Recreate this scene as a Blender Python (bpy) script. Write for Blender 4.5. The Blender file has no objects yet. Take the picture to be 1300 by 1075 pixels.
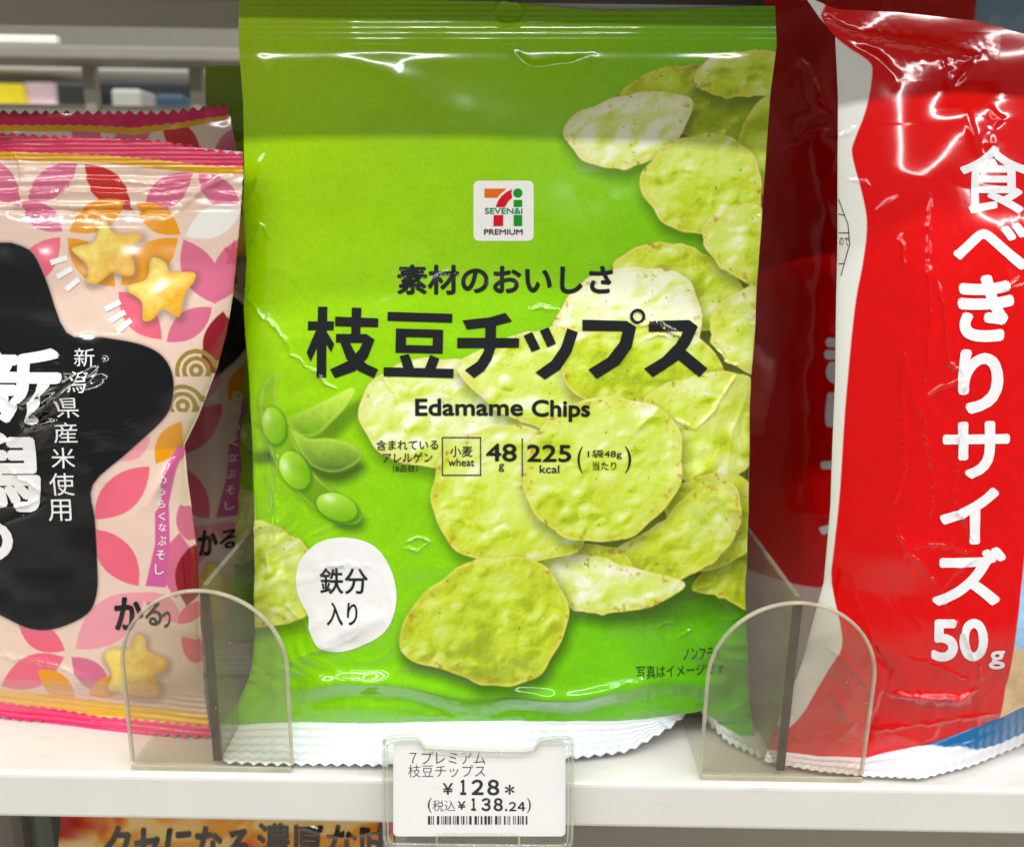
import bpy, bmesh, math
import numpy as np
from mathutils import Vector, Matrix

sc = bpy.context.scene
COL = sc.collection
rng = np.random.default_rng(7)

# ------------------------------------------------------------------ camera
IW, IH, FPX = 1300.0, 1075.0, 1067.0
CAM = np.array([0.0, -0.212, 0.160])
PITCH, ROLL = math.radians(14.0), math.radians(1.0)
fwd = np.array([0, math.cos(PITCH), -math.sin(PITCH)])
up0 = np.array([0, math.sin(PITCH), math.cos(PITCH)])
rt0 = np.array([1.0, 0, 0])
rt = math.cos(ROLL) * rt0 + math.sin(ROLL) * up0
up = -math.sin(ROLL) * rt0 + math.cos(ROLL) * up0
cd = bpy.data.cameras.new('camera')
cam = bpy.data.objects.new('camera', cd)
COL.objects.link(cam)
cd.sensor_width = 36.0
cd.lens = FPX / IW * 36.0
cd.clip_start = 0.01
cd.clip_end = 50
cd.dof.use_dof = True
cd.dof.focus_distance = 0.222
cd.dof.aperture_fstop = 15
cam.matrix_world = Matrix(((rt[0], up[0], -fwd[0], CAM[0]), (rt[1], up[1], -fwd[1], CAM[1]),
                           (rt[2], up[2], -fwd[2], CAM[2]), (0, 0, 0, 1)))
sc.camera = cam

# ------------------------------------------------------------------ world, lamps, exposure
w = bpy.data.worlds.new("World")
sc.world = w
w.use_nodes = True
bg = w.node_tree.nodes['Background']
bg.inputs[0].default_value = (1.0, 0.985, 0.96, 1)
bg.inputs[1].default_value = 0.15
TUBES = [(-0.48, 1.36, 22), (-0.90, 1.36, 48), (-1.75, 1.36, 40), (1.05, 1.36, 26)]
for (ly, lz, pw) in TUBES:
    ld = bpy.data.lights.new('ceiling_tube', 'AREA')
    ld.shape = 'RECTANGLE'
    ld.size, ld.size_y = 5.0, 0.04
    ld.energy = pw
    ld.color = (1.0, 0.99, 0.97)
    lo = bpy.data.objects.new('ceiling_tube', ld)
    lo.location = (0.1, ly, lz)
    COL.objects.link(lo)
vs = sc.view_settings
vs.view_transform = 'Standard'
vs.look = 'None'
vs.exposure = 0.0
vs.gamma = 1.0
try:
    vs.use_curve_mapping = False
except Exception:
    pass
sc.render.engine = 'CYCLES'
cy = sc.cycles
cy.use_denoising = True
cy.max_bounces = 8
cy.transparent_max_bounces = 24
cy.caustics_reflective = False
cy.caustics_refractive = False
cy.sample_clamp_indirect = 4.0

# ------------------------------------------------------------------ small maths
def lin(c):
    c = np.asarray(c, float) / 255.0
    return np.where(c <= 0.04045, c / 12.92, ((c + 0.055) / 1.055) ** 2.4)

def rays(x, y):
    a = (np.asarray(x, float) - IW / 2) / FPX
    b = -(np.asarray(y, float) - IH / 2) / FPX
    return fwd + a[..., None] * rt + b[..., None] * up

def proj(P):
    d = P - CAM
    z = d @ fwd
    return IW / 2 + FPX * (d @ rt) / z, IH / 2 - FPX * (d @ up) / z

def hashg(ix, iy, seed):
    n = (ix.astype(np.int64) * 374761393 + iy.astype(np.int64) * 668265263 + seed * 974634213) & 0x7fffffff
    n = ((n ^ (n >> 13)) * 1274126177) & 0x7fffffff
    n = n ^ (n >> 16)
    return (n & 0xffff) / 65535.0

def vnoise(x, y, seed=0):
    ix, iy = np.floor(x), np.floor(y)
    fx, fy = x - ix, y - iy
    fx = fx * fx * fx * (fx * (fx * 6 - 15) + 10)
    fy = fy * fy * fy * (fy * (fy * 6 - 15) + 10)
    a, b = hashg(ix, iy, seed), hashg(ix + 1, iy, seed)
    c, d = hashg(ix, iy + 1, seed), hashg(ix + 1, iy + 1, seed)
    return (a + (b - a) * fx) + ((c + (d - c) * fx) - (a + (b - a) * fx)) * fy

def fbm(x, y, seed=0, oct=4):
    s, a, t = 0, 0.5, 0
    for k in range(oct):
        s = s + a * vnoise(x * 2 ** k, y * 2 ** k, seed + 17 * k)
        t += a
        a *= 0.5
    return s / t

def sstep(e0, e1, x):
    t = np.clip((x - e0) / (e1 - e0), 0, 1)
    return t * t * (3 - 2 * t)

def smooth_closed(pts, n=6):
    p = np.asarray(pts, float)
    N = len(p)
    out = []
    for i in range(N):
        p0, p1, p2, p3 = p[i - 1], p[i], p[(i + 1) % N], p[(i + 2) % N]
        for k in range(n):
            t = k / n
            out.append(0.5 * ((2 * p1) + (-p0 + p2) * t + (2 * p0 - 5 * p1 + 4 * p2 - p3) * t * t
                              + (-p0 + 3 * p1 - 3 * p2 + p3) * t ** 3))
    return np.array(out)

def resample(pts, n, smooth=True):
    p = np.asarray(pts, float)
    d = np.r_[0, np.cumsum(np.hypot(*np.diff(p, axis=0).T))]
    t = np.linspace(0, d[-1], n)
    return np.c_[np.interp(t, d, p[:, 0]), np.interp(t, d, p[:, 1])]

def sdf(x, y, poly):
    """signed distance, negative inside; x,y flat arrays"""
    P = np.asarray(poly, float)
    d2 = np.full(x.shape, 1e18)
    ins = np.zeros(x.shape, bool)
    for i in range(len(P)):
        a, b = P[i - 1], P[i]
        e = b - a
        wx, wy = x - a[0], y - a[1]
        t = np.clip((wx * e[0] + wy * e[1]) / (e @ e + 1e-12), 0, 1)
        d2 = np.minimum(d2, (wx - e[0] * t) ** 2 + (wy - e[1] * t) ** 2)
        c = ((a[1] <= y) != (b[1] <= y))
        if abs(e[1]) > 1e-9:
            ins ^= c & (x < a[0] + (y - a[1]) / e[1] * e[0])
    d = np.sqrt(d2)
    return np.where(ins, -d, d)

def dline(x, y, pts):
    d2 = np.full(x.shape, 1e18)
    P = np.asarray(pts, float)
    for a, b in zip(P[:-1], P[1:]):
        e = b - a
        wx, wy = x - a[0], y - a[1]
        t = np.clip((wx * e[0] + wy * e[1]) / (e @ e + 1e-12), 0, 1)
        d2 = np.minimum(d2, (wx - e[0] * t) ** 2 + (wy - e[1] * t) ** 2)
    return np.sqrt(d2)

# ------------------------------------------------------------------ surfaces of the bags
class Surf:
    """a leaning plane with a height relief; points are addressed by where they were measured"""
    def __init__(s, O, lean=5, yaw=0, hs=None, hw=None):
        l, a = math.radians(lean), math.radians(yaw)
        s.O = np.array(O, float)
        n = np.array([0, -math.cos(l), math.sin(l)])
        R = np.array([[math.cos(a), -math.sin(a), 0], [math.sin(a), math.cos(a), 0], [0, 0, 1]])
        s.n = R @ n
        s.hs = hs or (lambda x, y: np.zeros_like(x))
        s.hw = hw or (lambda x, y: np.zeros_like(x))

    def base(s, x, y):
        d = rays(x, y)
        t = ((s.O - CAM) @ s.n) / (d @ s.n)
        return CAM + t[..., None] * d

    def at(s, x, y, off=0.0):
        x, y = np.asarray(x, float), np.asarray(y, float)
        xb, yb = x.copy(), y.copy()
        for k in range(5):
            P = s.base(xb, yb) + s.hs(xb, yb)[..., None] * s.n
            px, py = proj(P)
            xb, yb = xb + (x - px) * 0.9, yb + (y - py) * 0.9
        return s.base(xb, yb) + (s.hs(xb, yb) + s.hw(x, y) + off)[..., None] * s.n

    def normal(s, x, y):
        e = 0.6
        dx = s.at(x + e, y) - s.at(x - e, y)
        dy = s.at(x, y - e) - s.at(x, y + e)
        n = np.cross(dx, dy)
        return n / np.linalg.norm(n, axis=-1, keepdims=True)

class Flat:
    """horizontal sheet at height z (with waves)"""
    def __init__(s, z, hw=None):
        s.z, s.hw = z, hw
    def at(s, x, y, off=0.0):
        d = rays(x, y)
        t = (s.z - CAM[2]) / d[..., 2]
        P = CAM + t[..., None] * d
        if s.hw is not None:
            P[..., 2] += s.hw(np.asarray(x, float), np.asarray(y, float))
        P[..., 2] += off
        return P

# ------------------------------------------------------------------ objects
def tag(o, label=None, cat=None, group=None, kind=None):
    if label: o['label'] = label
    if cat: o['category'] = cat
    if group: o['group'] = group
    if kind: o['kind'] = kind
    return o

def empty(name, loc, label, cat, group=None):
    o = bpy.data.objects.new(name, None)
    o.empty_display_size = 0.02
    o.location = loc
    COL.objects.link(o)
    return tag(o, label, cat, group)

def root_loc(parent):
    v = Vector((0, 0, 0))
    while parent is not None:
        v += parent.location
        parent = parent.parent
    return np.array(v)

def link_mesh(name, me, mat, parent=None):
    o = bpy.data.objects.new(name, me)
    COL.objects.link(o)
    if mat: me.materials.append(mat)
    if parent is not None: o.parent = parent
    return o

def mesh_from(name, V, F, mat, parent=None, color=None, smooth=True, normals=None):
    V = np.asarray(V, float) - root_loc(parent)
    me = bpy.data.meshes.new(name)
    F = np.asarray(F)
    me.vertices.add(len(V)); me.vertices.foreach_set('co', V.ravel().astype(np.float32))
    k = F.shape[1]
    me.loops.add(F.size); me.loops.foreach_set('vertex_index', F.ravel().astype(np.int32))
    me.polygons.add(len(F)); me.polygons.foreach_set('loop_start', np.arange(0, F.size, k, dtype=np.int32))
    me.update(calc_edges=True)
    me.polygons.foreach_set('use_smooth', np.full(len(F), smooth))
    if color is not None:
        a = me.color_attributes.new('print', 'FLOAT_COLOR', 'POINT')
        c = np.ones((len(V), 4), np.float32); c[:, :3] = color
        a.data.foreach_set('color', c.ravel())
    me.validate()
    me.update()
    return link_mesh(name, me, mat, parent)

def gridF(nt, ns):
    i = np.arange(nt * ns).reshape(nt, ns)
    return np.c_[i[:-1, :-1].ravel(), i[1:, :-1].ravel(), i[1:, 1:].ravel(), i[:-1, 1:].ravel()]

def coons(L, R, T, B, ns, nt):
    L, R = resample(L, nt), resample(R, nt)
    T, B = resample(T, ns), resample(B, ns)
    s = np.linspace(0, 1, ns)[None, :, None]
    t = np.linspace(0, 1, nt)[:, None, None]
    C = (1 - s) * L[:, None] + s * R[:, None] + (1 - t) * T[None] + t * B[None]
    C -= (1 - s) * (1 - t) * T[0] + s * (1 - t) * T[-1] + (1 - s) * t * B[0] + s * t * B[-1]
    return C[..., 0].ravel(), C[..., 1].ravel()

def patch(name, surf, L, R, T, B, ns, nt, mat, parent, paint=None, off=0.0):
    x, y = coons(L, R, T, B, ns, nt)
    V = surf.at(x, y, off)
    c = None
    if paint is not None:
        S, Tt = np.meshgrid(np.linspace(0, 1, ns), np.linspace(0, 1, nt))
        c = paint(x, y, S.ravel(), Tt.ravel())
    return mesh_from(name, V, gridF(nt, ns), mat, parent, c)

def ribbon(name, T, sT, B, sB, nx, ny, mat, parent, paint=None, bump=None):
    T, B = resample(T, nx), resample(B, nx)
    A, D = sT.at(T[:, 0], T[:, 1]), sB.at(B[:, 0], B[:, 1])
    t = np.linspace(0, 1, ny)[:, None, None]
    V = (1 - t) * A[None] + t * D[None]
    S, Tt = np.meshgrid(np.linspace(0, 1, nx), np.linspace(0, 1, ny))
    px = (1 - t[..., 0]) * T[None, :, 0] + t[..., 0] * B[None, :, 0]
    py = (1 - t[..., 0]) * T[None, :, 1] + t[..., 0] * B[None, :, 1]
    if bump is not None:
        V = V + bump(px, py, S, Tt)[..., None] * np.array([0, -0.35, 0.94])
    V = V.reshape(-1, 3)
    c = paint(px.ravel(), py.ravel(), S.ravel(), Tt.ravel()) if paint else None
    return mesh_from(name, V, gridF(ny, nx), mat, parent, c)

# printed shapes -----------------------------------------------------------
def bisect_grid(bm, step):
    for ax in (0, 1):
        cs = [v.co[ax] for v in bm.verts]
        if not cs: return
        lo, hi = min(cs), max(cs)
        n = int((hi - lo) / step)
        for k in range(1, n + 1):
            c = lo + k * step
            if c >= hi - 1e-4: break
            p = Vector((0, 0, 0)); p[ax] = c
            q = Vector((0, 0, 0)); q[ax] = 1
            bmesh.ops.bisect_plane(bm, geom=bm.verts[:] + bm.edges[:] + bm.faces[:], dist=1e-5, plane_co=p, plane_no=q)

def print_bm(name, bm, surf, mat, parent, off=0.00020, step=4.5):
    bmesh.ops.triangulate(bm, faces=bm.faces[:])
    bisect_grid(bm, step)
    bmesh.ops.triangulate(bm, faces=bm.faces[:])
    for f in bm.faces: f.smooth = True
    me = bpy.data.meshes.new(name)
    bm.to_mesh(me); bm.free()
    n = len(me.vertices)
    co = np.empty(n * 3); me.vertices.foreach_get('co', co); co = co.reshape(-1, 3)
    x, y = co[:, 0], -co[:, 1]
    lvl = co[:, 2]
    V = surf.at(x, y, off + lvl * 1e-6) - root_loc(parent)
    me.vertices.foreach_set('co', V.ravel())
    me.update()
    if hasattr(surf, 'normal'):
        N = surf.normal(x, y)
        me.normals_split_custom_set_from_vertices([tuple(v) for v in N])
    return link_mesh(name, me, mat, parent)

_txt_cache = {}
def text_geo(body, offset):
    k = (body, offset)
    if k in _txt_cache: return _txt_cache[k]
    c = bpy.data.curves.new('t', 'FONT')
    c.body = body; c.offset = offset; c.resolution_u = 5
    o = bpy.data.objects.new('t', c)
    COL.objects.link(o)
    dg = bpy.context.evaluated_depsgraph_get()
    m = bpy.data.meshes.new_from_object(o.evaluated_get(dg))
    co = np.empty(len(m.vertices) * 3); m.vertices.foreach_get('co', co); co = co.reshape(-1, 3)
    F = [tuple(p.vertices) for p in m.polygons]
    bpy.data.objects.remove(o); bpy.data.curves.remove(c); bpy.data.meshes.remove(m)
    _txt_cache[k] = (co, F)
    return co, F

def add_text(bm, body, box, offset=0.0, slant=0.0, drop=0.0, lvl=0.0):
    """box = x0,y0,x1,y1 of the ink; drop: extra y at the right end; slant: extra x at the bottom"""
    co, F = text_geo(body, min(offset, 0.0))
    mn, mx = co.min(0), co.max(0)
    u = (co[:, 0] - mn[0]) / (mx[0] - mn[0]); v = (co[:, 1] - mn[1]) / (mx[1] - mn[1])
    x = box[0] + u * (box[2] - box[0]) + slant * (1 - v)
    y = box[3] - v * (box[3] - box[1]) + drop * u
    shifts = [(0, 0)]
    if offset > 0:
        r = offset * (box[3] - box[1]) * 1.15
        shifts += [(r * math.cos(a), r * math.sin(a)) for a in np.arange(8) * math.pi / 4]
        cx, cy_ = (box[0] + box[2]) / 2, (box[1] + box[3]) / 2
        x = cx + (x - cx) * (1 - 2 * r / max(box[2] - box[0], 1)); y = cy_ + (y - cy_) * (1 - 2 * r / max(box[3] - box[1], 1))
    for k, (ox, oy) in enumerate(shifts):
        vs_ = [bm.verts.new((a + ox, -b - oy, lvl + 3 * k)) for a, b in zip(x, y)]
        for f in F:
            try: bm.faces.new([vs_[i] for i in f])
            except ValueError: pass

def add_poly(bm, pts, lvl=0.0):
    vs_ = [bm.verts.new((p[0], -p[1], lvl)) for p in pts]
    f = bm.faces.new(vs_)
    f.normal_update()
    if f.normal.z < 0: f.normal_flip()
    return f

def texts(name, items, surf, mat, parent, step=4.5, off=0.00020):
    bm = bmesh.new()
    for it in items: add_text(bm, *it)
    return print_bm(name, bm, surf, mat, parent, off, step)

def polys(name, plist, surf, mat, parent, step=4.5, off=0.00020, stack=4.0):
    bm = bmesh.new()
    for k, p in enumerate(plist): add_poly(bm, p, k * stack)
    return print_bm(name, bm, surf, mat, parent, off, step)

def ring(cx, cy, ro, ri, n=36, sy=1.0):
    out = []
    for k in range(n):
        a, b = 2 * math.pi * k / n, 2 * math.pi * (k + 1) / n
        out.append([(cx + ro * math.cos(a), cy + sy * ro * math.sin(a)), (cx + ro * math.cos(b), cy + sy * ro * math.sin(b)),
                    (cx + ri * math.cos(b), cy + sy * ri * math.sin(b)), (cx + ri * math.cos(a), cy + sy * ri * math.sin(a))])
    return out

def rrect(x0, y0, x1, y1, r, n=6):
    P = []
    for cx, cy_, a0 in ((x1 - r, y0 + r, -90), (x1 - r, y1 - r, 0), (x0 + r, y1 - r, 90), (x0 + r, y0 + r, 180)):
        for k in range(n + 1):
            a = math.radians(a0 + 90 * k / n)
            P.append((cx + r * math.cos(a), cy_ + r * math.sin(a)))
    return P

def bar(a, b, w_):
    a, b = np.array(a, float), np.array(b, float)
    d = (b - a) / np.linalg.norm(b - a); p = np.array([-d[1], d[0]]) * w_ / 2
    return [a + p, b + p, b - p, a - p]

# ------------------------------------------------------------------ materials
def new_mat(name):
    m = bpy.data.materials.new(name); m.use_nodes = True
    nt = m.node_tree
    return m, nt, nt.nodes['Principled BSDF'], nt.nodes['Material Output']

def film_mat(name, rough=0.16, coat=0.0, bump=0.12, scale=900, spec=0.5):
    m, nt, b, out = new_mat(name)
    a = nt.nodes.new('ShaderNodeAttribute'); a.attribute_name = 'print'
    nt.links.new(a.outputs['Color'], b.inputs['Base Color'])
    b.inputs['Roughness'].default_value = rough
    b.inputs['Specular IOR Level'].default_value = spec
    b.inputs['Coat Weight'].default_value = coat
    b.inputs['Coat Roughness'].default_value = 0.06
    tc = nt.nodes.new('ShaderNodeTexCoord')
    no = nt.nodes.new('ShaderNodeTexNoise'); no.inputs['Scale'].default_value = scale; no.inputs['Detail'].default_value = 3
    nt.links.new(tc.outputs['Object'], no.inputs['Vector'])
    bu = nt.nodes.new('ShaderNodeBump'); bu.inputs['Strength'].default_value = bump; bu.inputs['Distance'].default_value = 0.0003
    nt.links.new(no.outputs['Fac'], bu.inputs['Height'])
    nt.links.new(bu.outputs['Normal'], b.inputs['Normal'])
    return m

def ink(name, rgb, rough=0.11, spec=0.5, var=0.04):
    m, nt, b, out = new_mat(name)
    c = lin(rgb)
    tc = nt.nodes.new('ShaderNodeTexCoord')
    no = nt.nodes.new('ShaderNodeTexNoise'); no.inputs['Scale'].default_value = 700
    nt.links.new(tc.outputs['Object'], no.inputs['Vector'])
    r = nt.nodes.new('ShaderNodeValToRGB')
    r.color_ramp.elements[0].color = (*np.clip(c * (1 - var), 0, 1), 1)
    r.color_ramp.elements[1].color = (*np.clip(c * (1 + var), 0, 1), 1)
    nt.links.new(no.outputs['Fac'], r.inputs[0]); nt.links.new(r.outputs[0], b.inputs['Base Color'])
    b.inputs['Roughness'].default_value = rough
    b.inputs['Specular IOR Level'].default_value = spec
    b.inputs['Coat Weight'].default_value = 0.8 if rough < 0.3 else 0.0
    b.inputs['Coat Roughness'].default_value = 0.06
    return m

def solid(name, rgb, rough=0.4, spec=0.5, var=0.06, scale=60, dirt=0.0, bump=0.0, bscale=300, metal=0.0):
    m, nt, b, out = new_mat(name)
    c = lin(rgb)
    tc = nt.nodes.new('ShaderNodeTexCoord')
    no = nt.nodes.new('ShaderNodeTexNoise'); no.inputs['Scale'].default_value = scale; no.inputs['Detail'].default_value = 6
    nt.links.new(tc.outputs['Object'], no.inputs['Vector'])
    r = nt.nodes.new('ShaderNodeValToRGB')
    r.color_ramp.elements[0].position = 0.3; r.color_ramp.elements[1].position = 0.7
    r.color_ramp.elements[0].color = (*np.clip(c * (1 - var), 0, 1), 1)
    r.color_ramp.elements[1].color = (*np.clip(c * (1 + var), 0, 1), 1)
    nt.links.new(no.outputs['Fac'], r.inputs[0])
    last = r.outputs[0]
    if dirt > 0:
        n2 = nt.nodes.new('ShaderNodeTexNoise'); n2.inputs['Scale'].default_value = 150; n2.inputs['Detail'].default_value = 8
        mp = nt.nodes.new('ShaderNodeMapping'); mp.inputs['Scale'].default_value = (0.5, 1.4, 1.6)
        nt.links.new(tc.outputs['Object'], mp.inputs[0]); nt.links.new(mp.outputs[0], n2.inputs['Vector'])
        r2 = nt.nodes.new('ShaderNodeValToRGB')
        r2.color_ramp.elements[0].position = 0.64; r2.color_ramp.elements[1].position = 0.74
        nt.links.new(n2.outputs['Fac'], r2.inputs[0])
        mx = nt.nodes.new('ShaderNodeMix'); mx.data_type = 'RGBA'
        ml = nt.nodes.new('ShaderNodeMath'); ml.operation = 'MULTIPLY'; ml.inputs[1].default_value = dirt
        nt.links.new(r2.outputs[0], ml.inputs[0]); nt.links.new(ml.outputs[0], mx.inputs[0])
        nt.links.new(last, mx.inputs[6]); mx.inputs[7].default_value = (*(c * 0.45), 1)
        last = mx.outputs[2]
    nt.links.new(last, b.inputs['Base Color'])
    b.inputs['Roughness'].default_value = rough
    b.inputs['Specular IOR Level'].default_value = spec
    b.inputs['Metallic'].default_value = metal
    if bump > 0:
        n3 = nt.nodes.new('ShaderNodeTexNoise'); n3.inputs['Scale'].default_value = bscale
        nt.links.new(tc.outputs['Object'], n3.inputs['Vector'])
        bu = nt.nodes.new('ShaderNodeBump'); bu.inputs['Strength'].default_value = bump; bu.inputs['Distance'].default_value = 0.0003
        nt.links.new(n3.outputs['Fac'], bu.inputs['Height']); nt.links.new(bu.outputs['Normal'], b.inputs['Normal'])
    return m

def clear_plastic(name, tint, haze=0.06, haze_rgb=(200, 195, 180), rough=0.05, ior=1.45):
    m, nt, b, out = new_mat(name)
    nt.nodes.remove(b)
    tr = nt.nodes.new('ShaderNodeBsdfTransparent'); tr.inputs[0].default_value = (*tint, 1)
    di = nt.nodes.new('ShaderNodeBsdfDiffuse'); di.inputs[0].default_value = (*lin(haze_rgb), 1)
    gl = nt.nodes.new('ShaderNodeBsdfGlossy'); gl.inputs['Roughness'].default_value = rough
    tc = nt.nodes.new('ShaderNodeTexCoord')
    no = nt.nodes.new('ShaderNodeTexNoise'); no.inputs['Scale'].default_value = 120; no.inputs['Detail'].default_value = 6
    nt.links.new(tc.outputs['Object'], no.inputs['Vector'])
    mr = nt.nodes.new('ShaderNodeMapRange'); mr.inputs[1].default_value = 0.3; mr.inputs[2].default_value = 0.7
    mr.inputs[3].default_value = haze * 0.7; mr.inputs[4].default_value = haze * 1.3
    nt.links.new(no.outputs['Fac'], mr.inputs[0])
    sp = nt.nodes.new('ShaderNodeTexNoise'); sp.inputs['Scale'].default_value = 620; sp.inputs['Detail'].default_value = 1
    nt.links.new(tc.outputs['Object'], sp.inputs['Vector'])
    sr = nt.nodes.new('ShaderNodeMapRange'); sr.inputs[1].default_value = 0.76; sr.inputs[2].default_value = 0.82; sr.inputs[3].default_value = 0.0; sr.inputs[4].default_value = 0.45
    nt.links.new(sp.outputs['Fac'], sr.inputs[0])
    ad = nt.nodes.new('ShaderNodeMath'); ad.operation = 'ADD'
    nt.links.new(mr.outputs[0], ad.inputs[0]); nt.links.new(sr.outputs[0], ad.inputs[1])
    mr = ad
    m1 = nt.nodes.new('ShaderNodeMixShader'); nt.links.new(mr.outputs[0], m1.inputs[0])
    nt.links.new(tr.outputs[0], m1.inputs[1]); nt.links.new(di.outputs[0], m1.inputs[2])
    lw = nt.nodes.new('ShaderNodeLayerWeight'); lw.inputs['Blend'].default_value = 0.5
    pw = nt.nodes.new('ShaderNodeMath'); pw.operation = 'POWER'; pw.inputs[1].default_value = 5.0
    ma = nt.nodes.new('ShaderNodeMath'); ma.operation = 'MULTIPLY_ADD'; ma.inputs[1].default_value = 0.6; ma.inputs[2].default_value = 0.025
    nt.links.new(lw.outputs['Facing'], pw.inputs[0]); nt.links.new(pw.outputs[0], ma.inputs[0])
    m2 = nt.nodes.new('ShaderNodeMixShader'); nt.links.new(ma.outputs[0], m2.inputs[0])
    nt.links.new(m1.outputs[0], m2.inputs[1]); nt.links.new(gl.outputs[0], m2.inputs[2])
    nt.links.new(m2.outputs[0], out.inputs[0])
    return m

def box_bm(bm, x0, x1, y0, y1, z0, z1, bev=0.0, seg=2):
    r = bmesh.ops.create_cube(bm, size=1.0)
    for v in r['verts']:
        v.co = Vector(((x0 + x1) / 2 + v.co.x * (x1 - x0), (y0 + y1) / 2 + v.co.y * (y1 - y0), (z0 + z1) / 2 + v.co.z * (z1 - z0)))
    if bev > 0:
        es = list({e for v in r['verts'] for e in v.link_edges})
        bmesh.ops.bevel(bm, geom=es, offset=bev, segments=seg, profile=0.5, affect='EDGES')

def bm_obj(name, bm, mat, parent=None, smooth=False):
    bmesh.ops.translate(bm, verts=bm.verts[:], vec=-Vector(root_loc(parent)))
    for f in bm.faces: f.smooth = smooth
    me = bpy.data.meshes.new(name); bm.to_mesh(me); bm.free()
    return link_mesh(name, me, mat, parent)

def box(name, x0, x1, y0, y1, z0, z1, mat, parent=None, bev=0.0):
    bm = bmesh.new(); box_bm(bm, x0, x1, y0, y1, z0, z1, bev)
    return bm_obj(name, bm, mat, parent)

def copy_tree(o, parent=None):
    c = o.copy(); COL.objects.link(c)
    if parent is not None: c.parent = parent
    for ch in list(o.children): copy_tree(ch, c)
    return c

# ================================================================== SETTING: the shelves
M_shelf = solid('shelf_enamel', (220, 218, 212), rough=0.32, var=0.03, scale=40, dirt=0.28, bump=0.08)
M_shelf2 = solid('upper_enamel', (150, 146, 130), rough=0.45, var=0.05, scale=20)
M_low = solid('lower_enamel', (200, 196, 180), rough=0.5, var=0.05, scale=20)
bm = bmesh.new()
box_bm(bm, -0.75, 0.75, 0.0, 0.40, -0.0155, 0.0, 0.0016, 3)
tag(bm_obj('shelf', bm, M_shelf, smooth=False), kind='structure')
bm = bmesh.new()
box_bm(bm, -0.75, 0.75, -0.018, 0.262, 0.262, 0.275, 0.001)
box_bm(bm, -0.75, 0.75, -0.018, -0.014, 0.2500, 0.2617, 0.001)
box_bm(bm, -0.75, 0.75, 0.200, 0.262, 0.2505, 0.2617, 0.002)
tag(bm_obj('upper_shelf', bm, M_shelf2), kind='structure')
bm = bmesh.new()
box_bm(bm, -0.75, 0.75, 0.02, 0.45, -0.20, -0.185, 0.002)
tag(bm_obj('lower_shelf', bm, M_low), kind='structure')
bm = bmesh.new()
box_bm(bm, -6, 6, -4, 5, -1.15, -1.10)
tag(bm_obj('floor', bm, solid('floor_tiles', (190, 185, 175), rough=0.35)), kind='structure')

bm = bmesh.new()
box_bm(bm, 0.01, 0.75, 0.245, 0.250, 0.0005, 0.2495)
tag(bm_obj('back_panel', bm, solid('dark_gap_sheet', (70, 66, 62), rough=0.6)), kind='structure')  # dark sheet added to keep the gap beside the red bag dark
# ================================================================== EDAMAME CHIP BAG
GL = [(303, 0), (303, 58), (309, 130), (311, 230), (309, 262), (313, 330), (309, 392), (317, 480), (320, 600), (321, 700), (323, 800), (320, 850), (305, 888), (283, 917)]
GR = [(984, 8), (986, 58), (978, 120), (971, 220), (962, 330), (958, 420), (953, 480), (951, 600), (949, 700), (948, 790), (950, 860), (957, 941)]
GB = [(283, 917), (400, 917), (600, 917), (750, 915), (820, 913), (862, 908), (890, 904), (922, 924), (957, 941)]
gly, glx = [p[1] for p in GL], [p[0] for p in GL]
gry, grx = [p[1] for p in GR], [p[0] for p in GR]

def g_hs(x, y):
    L, R = np.interp(y, gly, glx), np.interp(y, gry, grx)
    q = np.clip(np.abs(2 * (x - L) / (R - L) - 1), 0, 1)
    cross = (1 - q ** 2.3) ** 0.85
    yb = 918 + 0 * x
    tv = sstep(40, 520, y) * (0.62 + 0.38 * sstep(300, 760, y))
    foot = np.clip((yb - y) / 75.0, 0, 1)
    foot = np.sqrt(np.clip(1 - (1 - foot) ** 2.2, 0, 1))
    return 0.0165 * cross * tv * foot

def crease(x, y, pts, w_, amp):
    P = np.asarray(pts, float)
    if w_ < 3.6: w_, amp = w_ * 1.15, amp * 1.1
    out = np.zeros_like(x)
    m = (x > P[:, 0].min() - 6 * w_) & (x < P[:, 0].max() + 6 * w_) & (y > P[:, 1].min() - 6 * w_) & (y < P[:, 1].max() + 6 * w_)
    if m.any():
        wob = (fbm(x[m] / 9, y[m] / 9, 5, 2) - 0.5) * 5 if w_ < 5.5 else (fbm(x[m] / 45, y[m] / 45, 5, 2) - 0.5) * 14
        d = dline(x[m] + wob, y[m] - wob, pts)
        ends = np.minimum(np.hypot(x[m] - P[0, 0], y[m] - P[0, 1]), np.hypot(x[m] - P[-1, 0], y[m] - P[-1, 1]))
        along = (0.7 if w_ > 10 else 1.0) * (0.35 + 1.0 * vnoise(x[m] / (7 * w_), y[m] / (7 * w_), 77) if w_ < 10 else 0.8) * (0.25 + 0.75 * sstep(0, 5 * w_, ends))
        out[m] = amp * along * (0.9 * np.exp(-(d / (0.75 * w_)) ** 2) + 0.7 * np.exp(-d / (1.8 * w_)))
    return out

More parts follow.
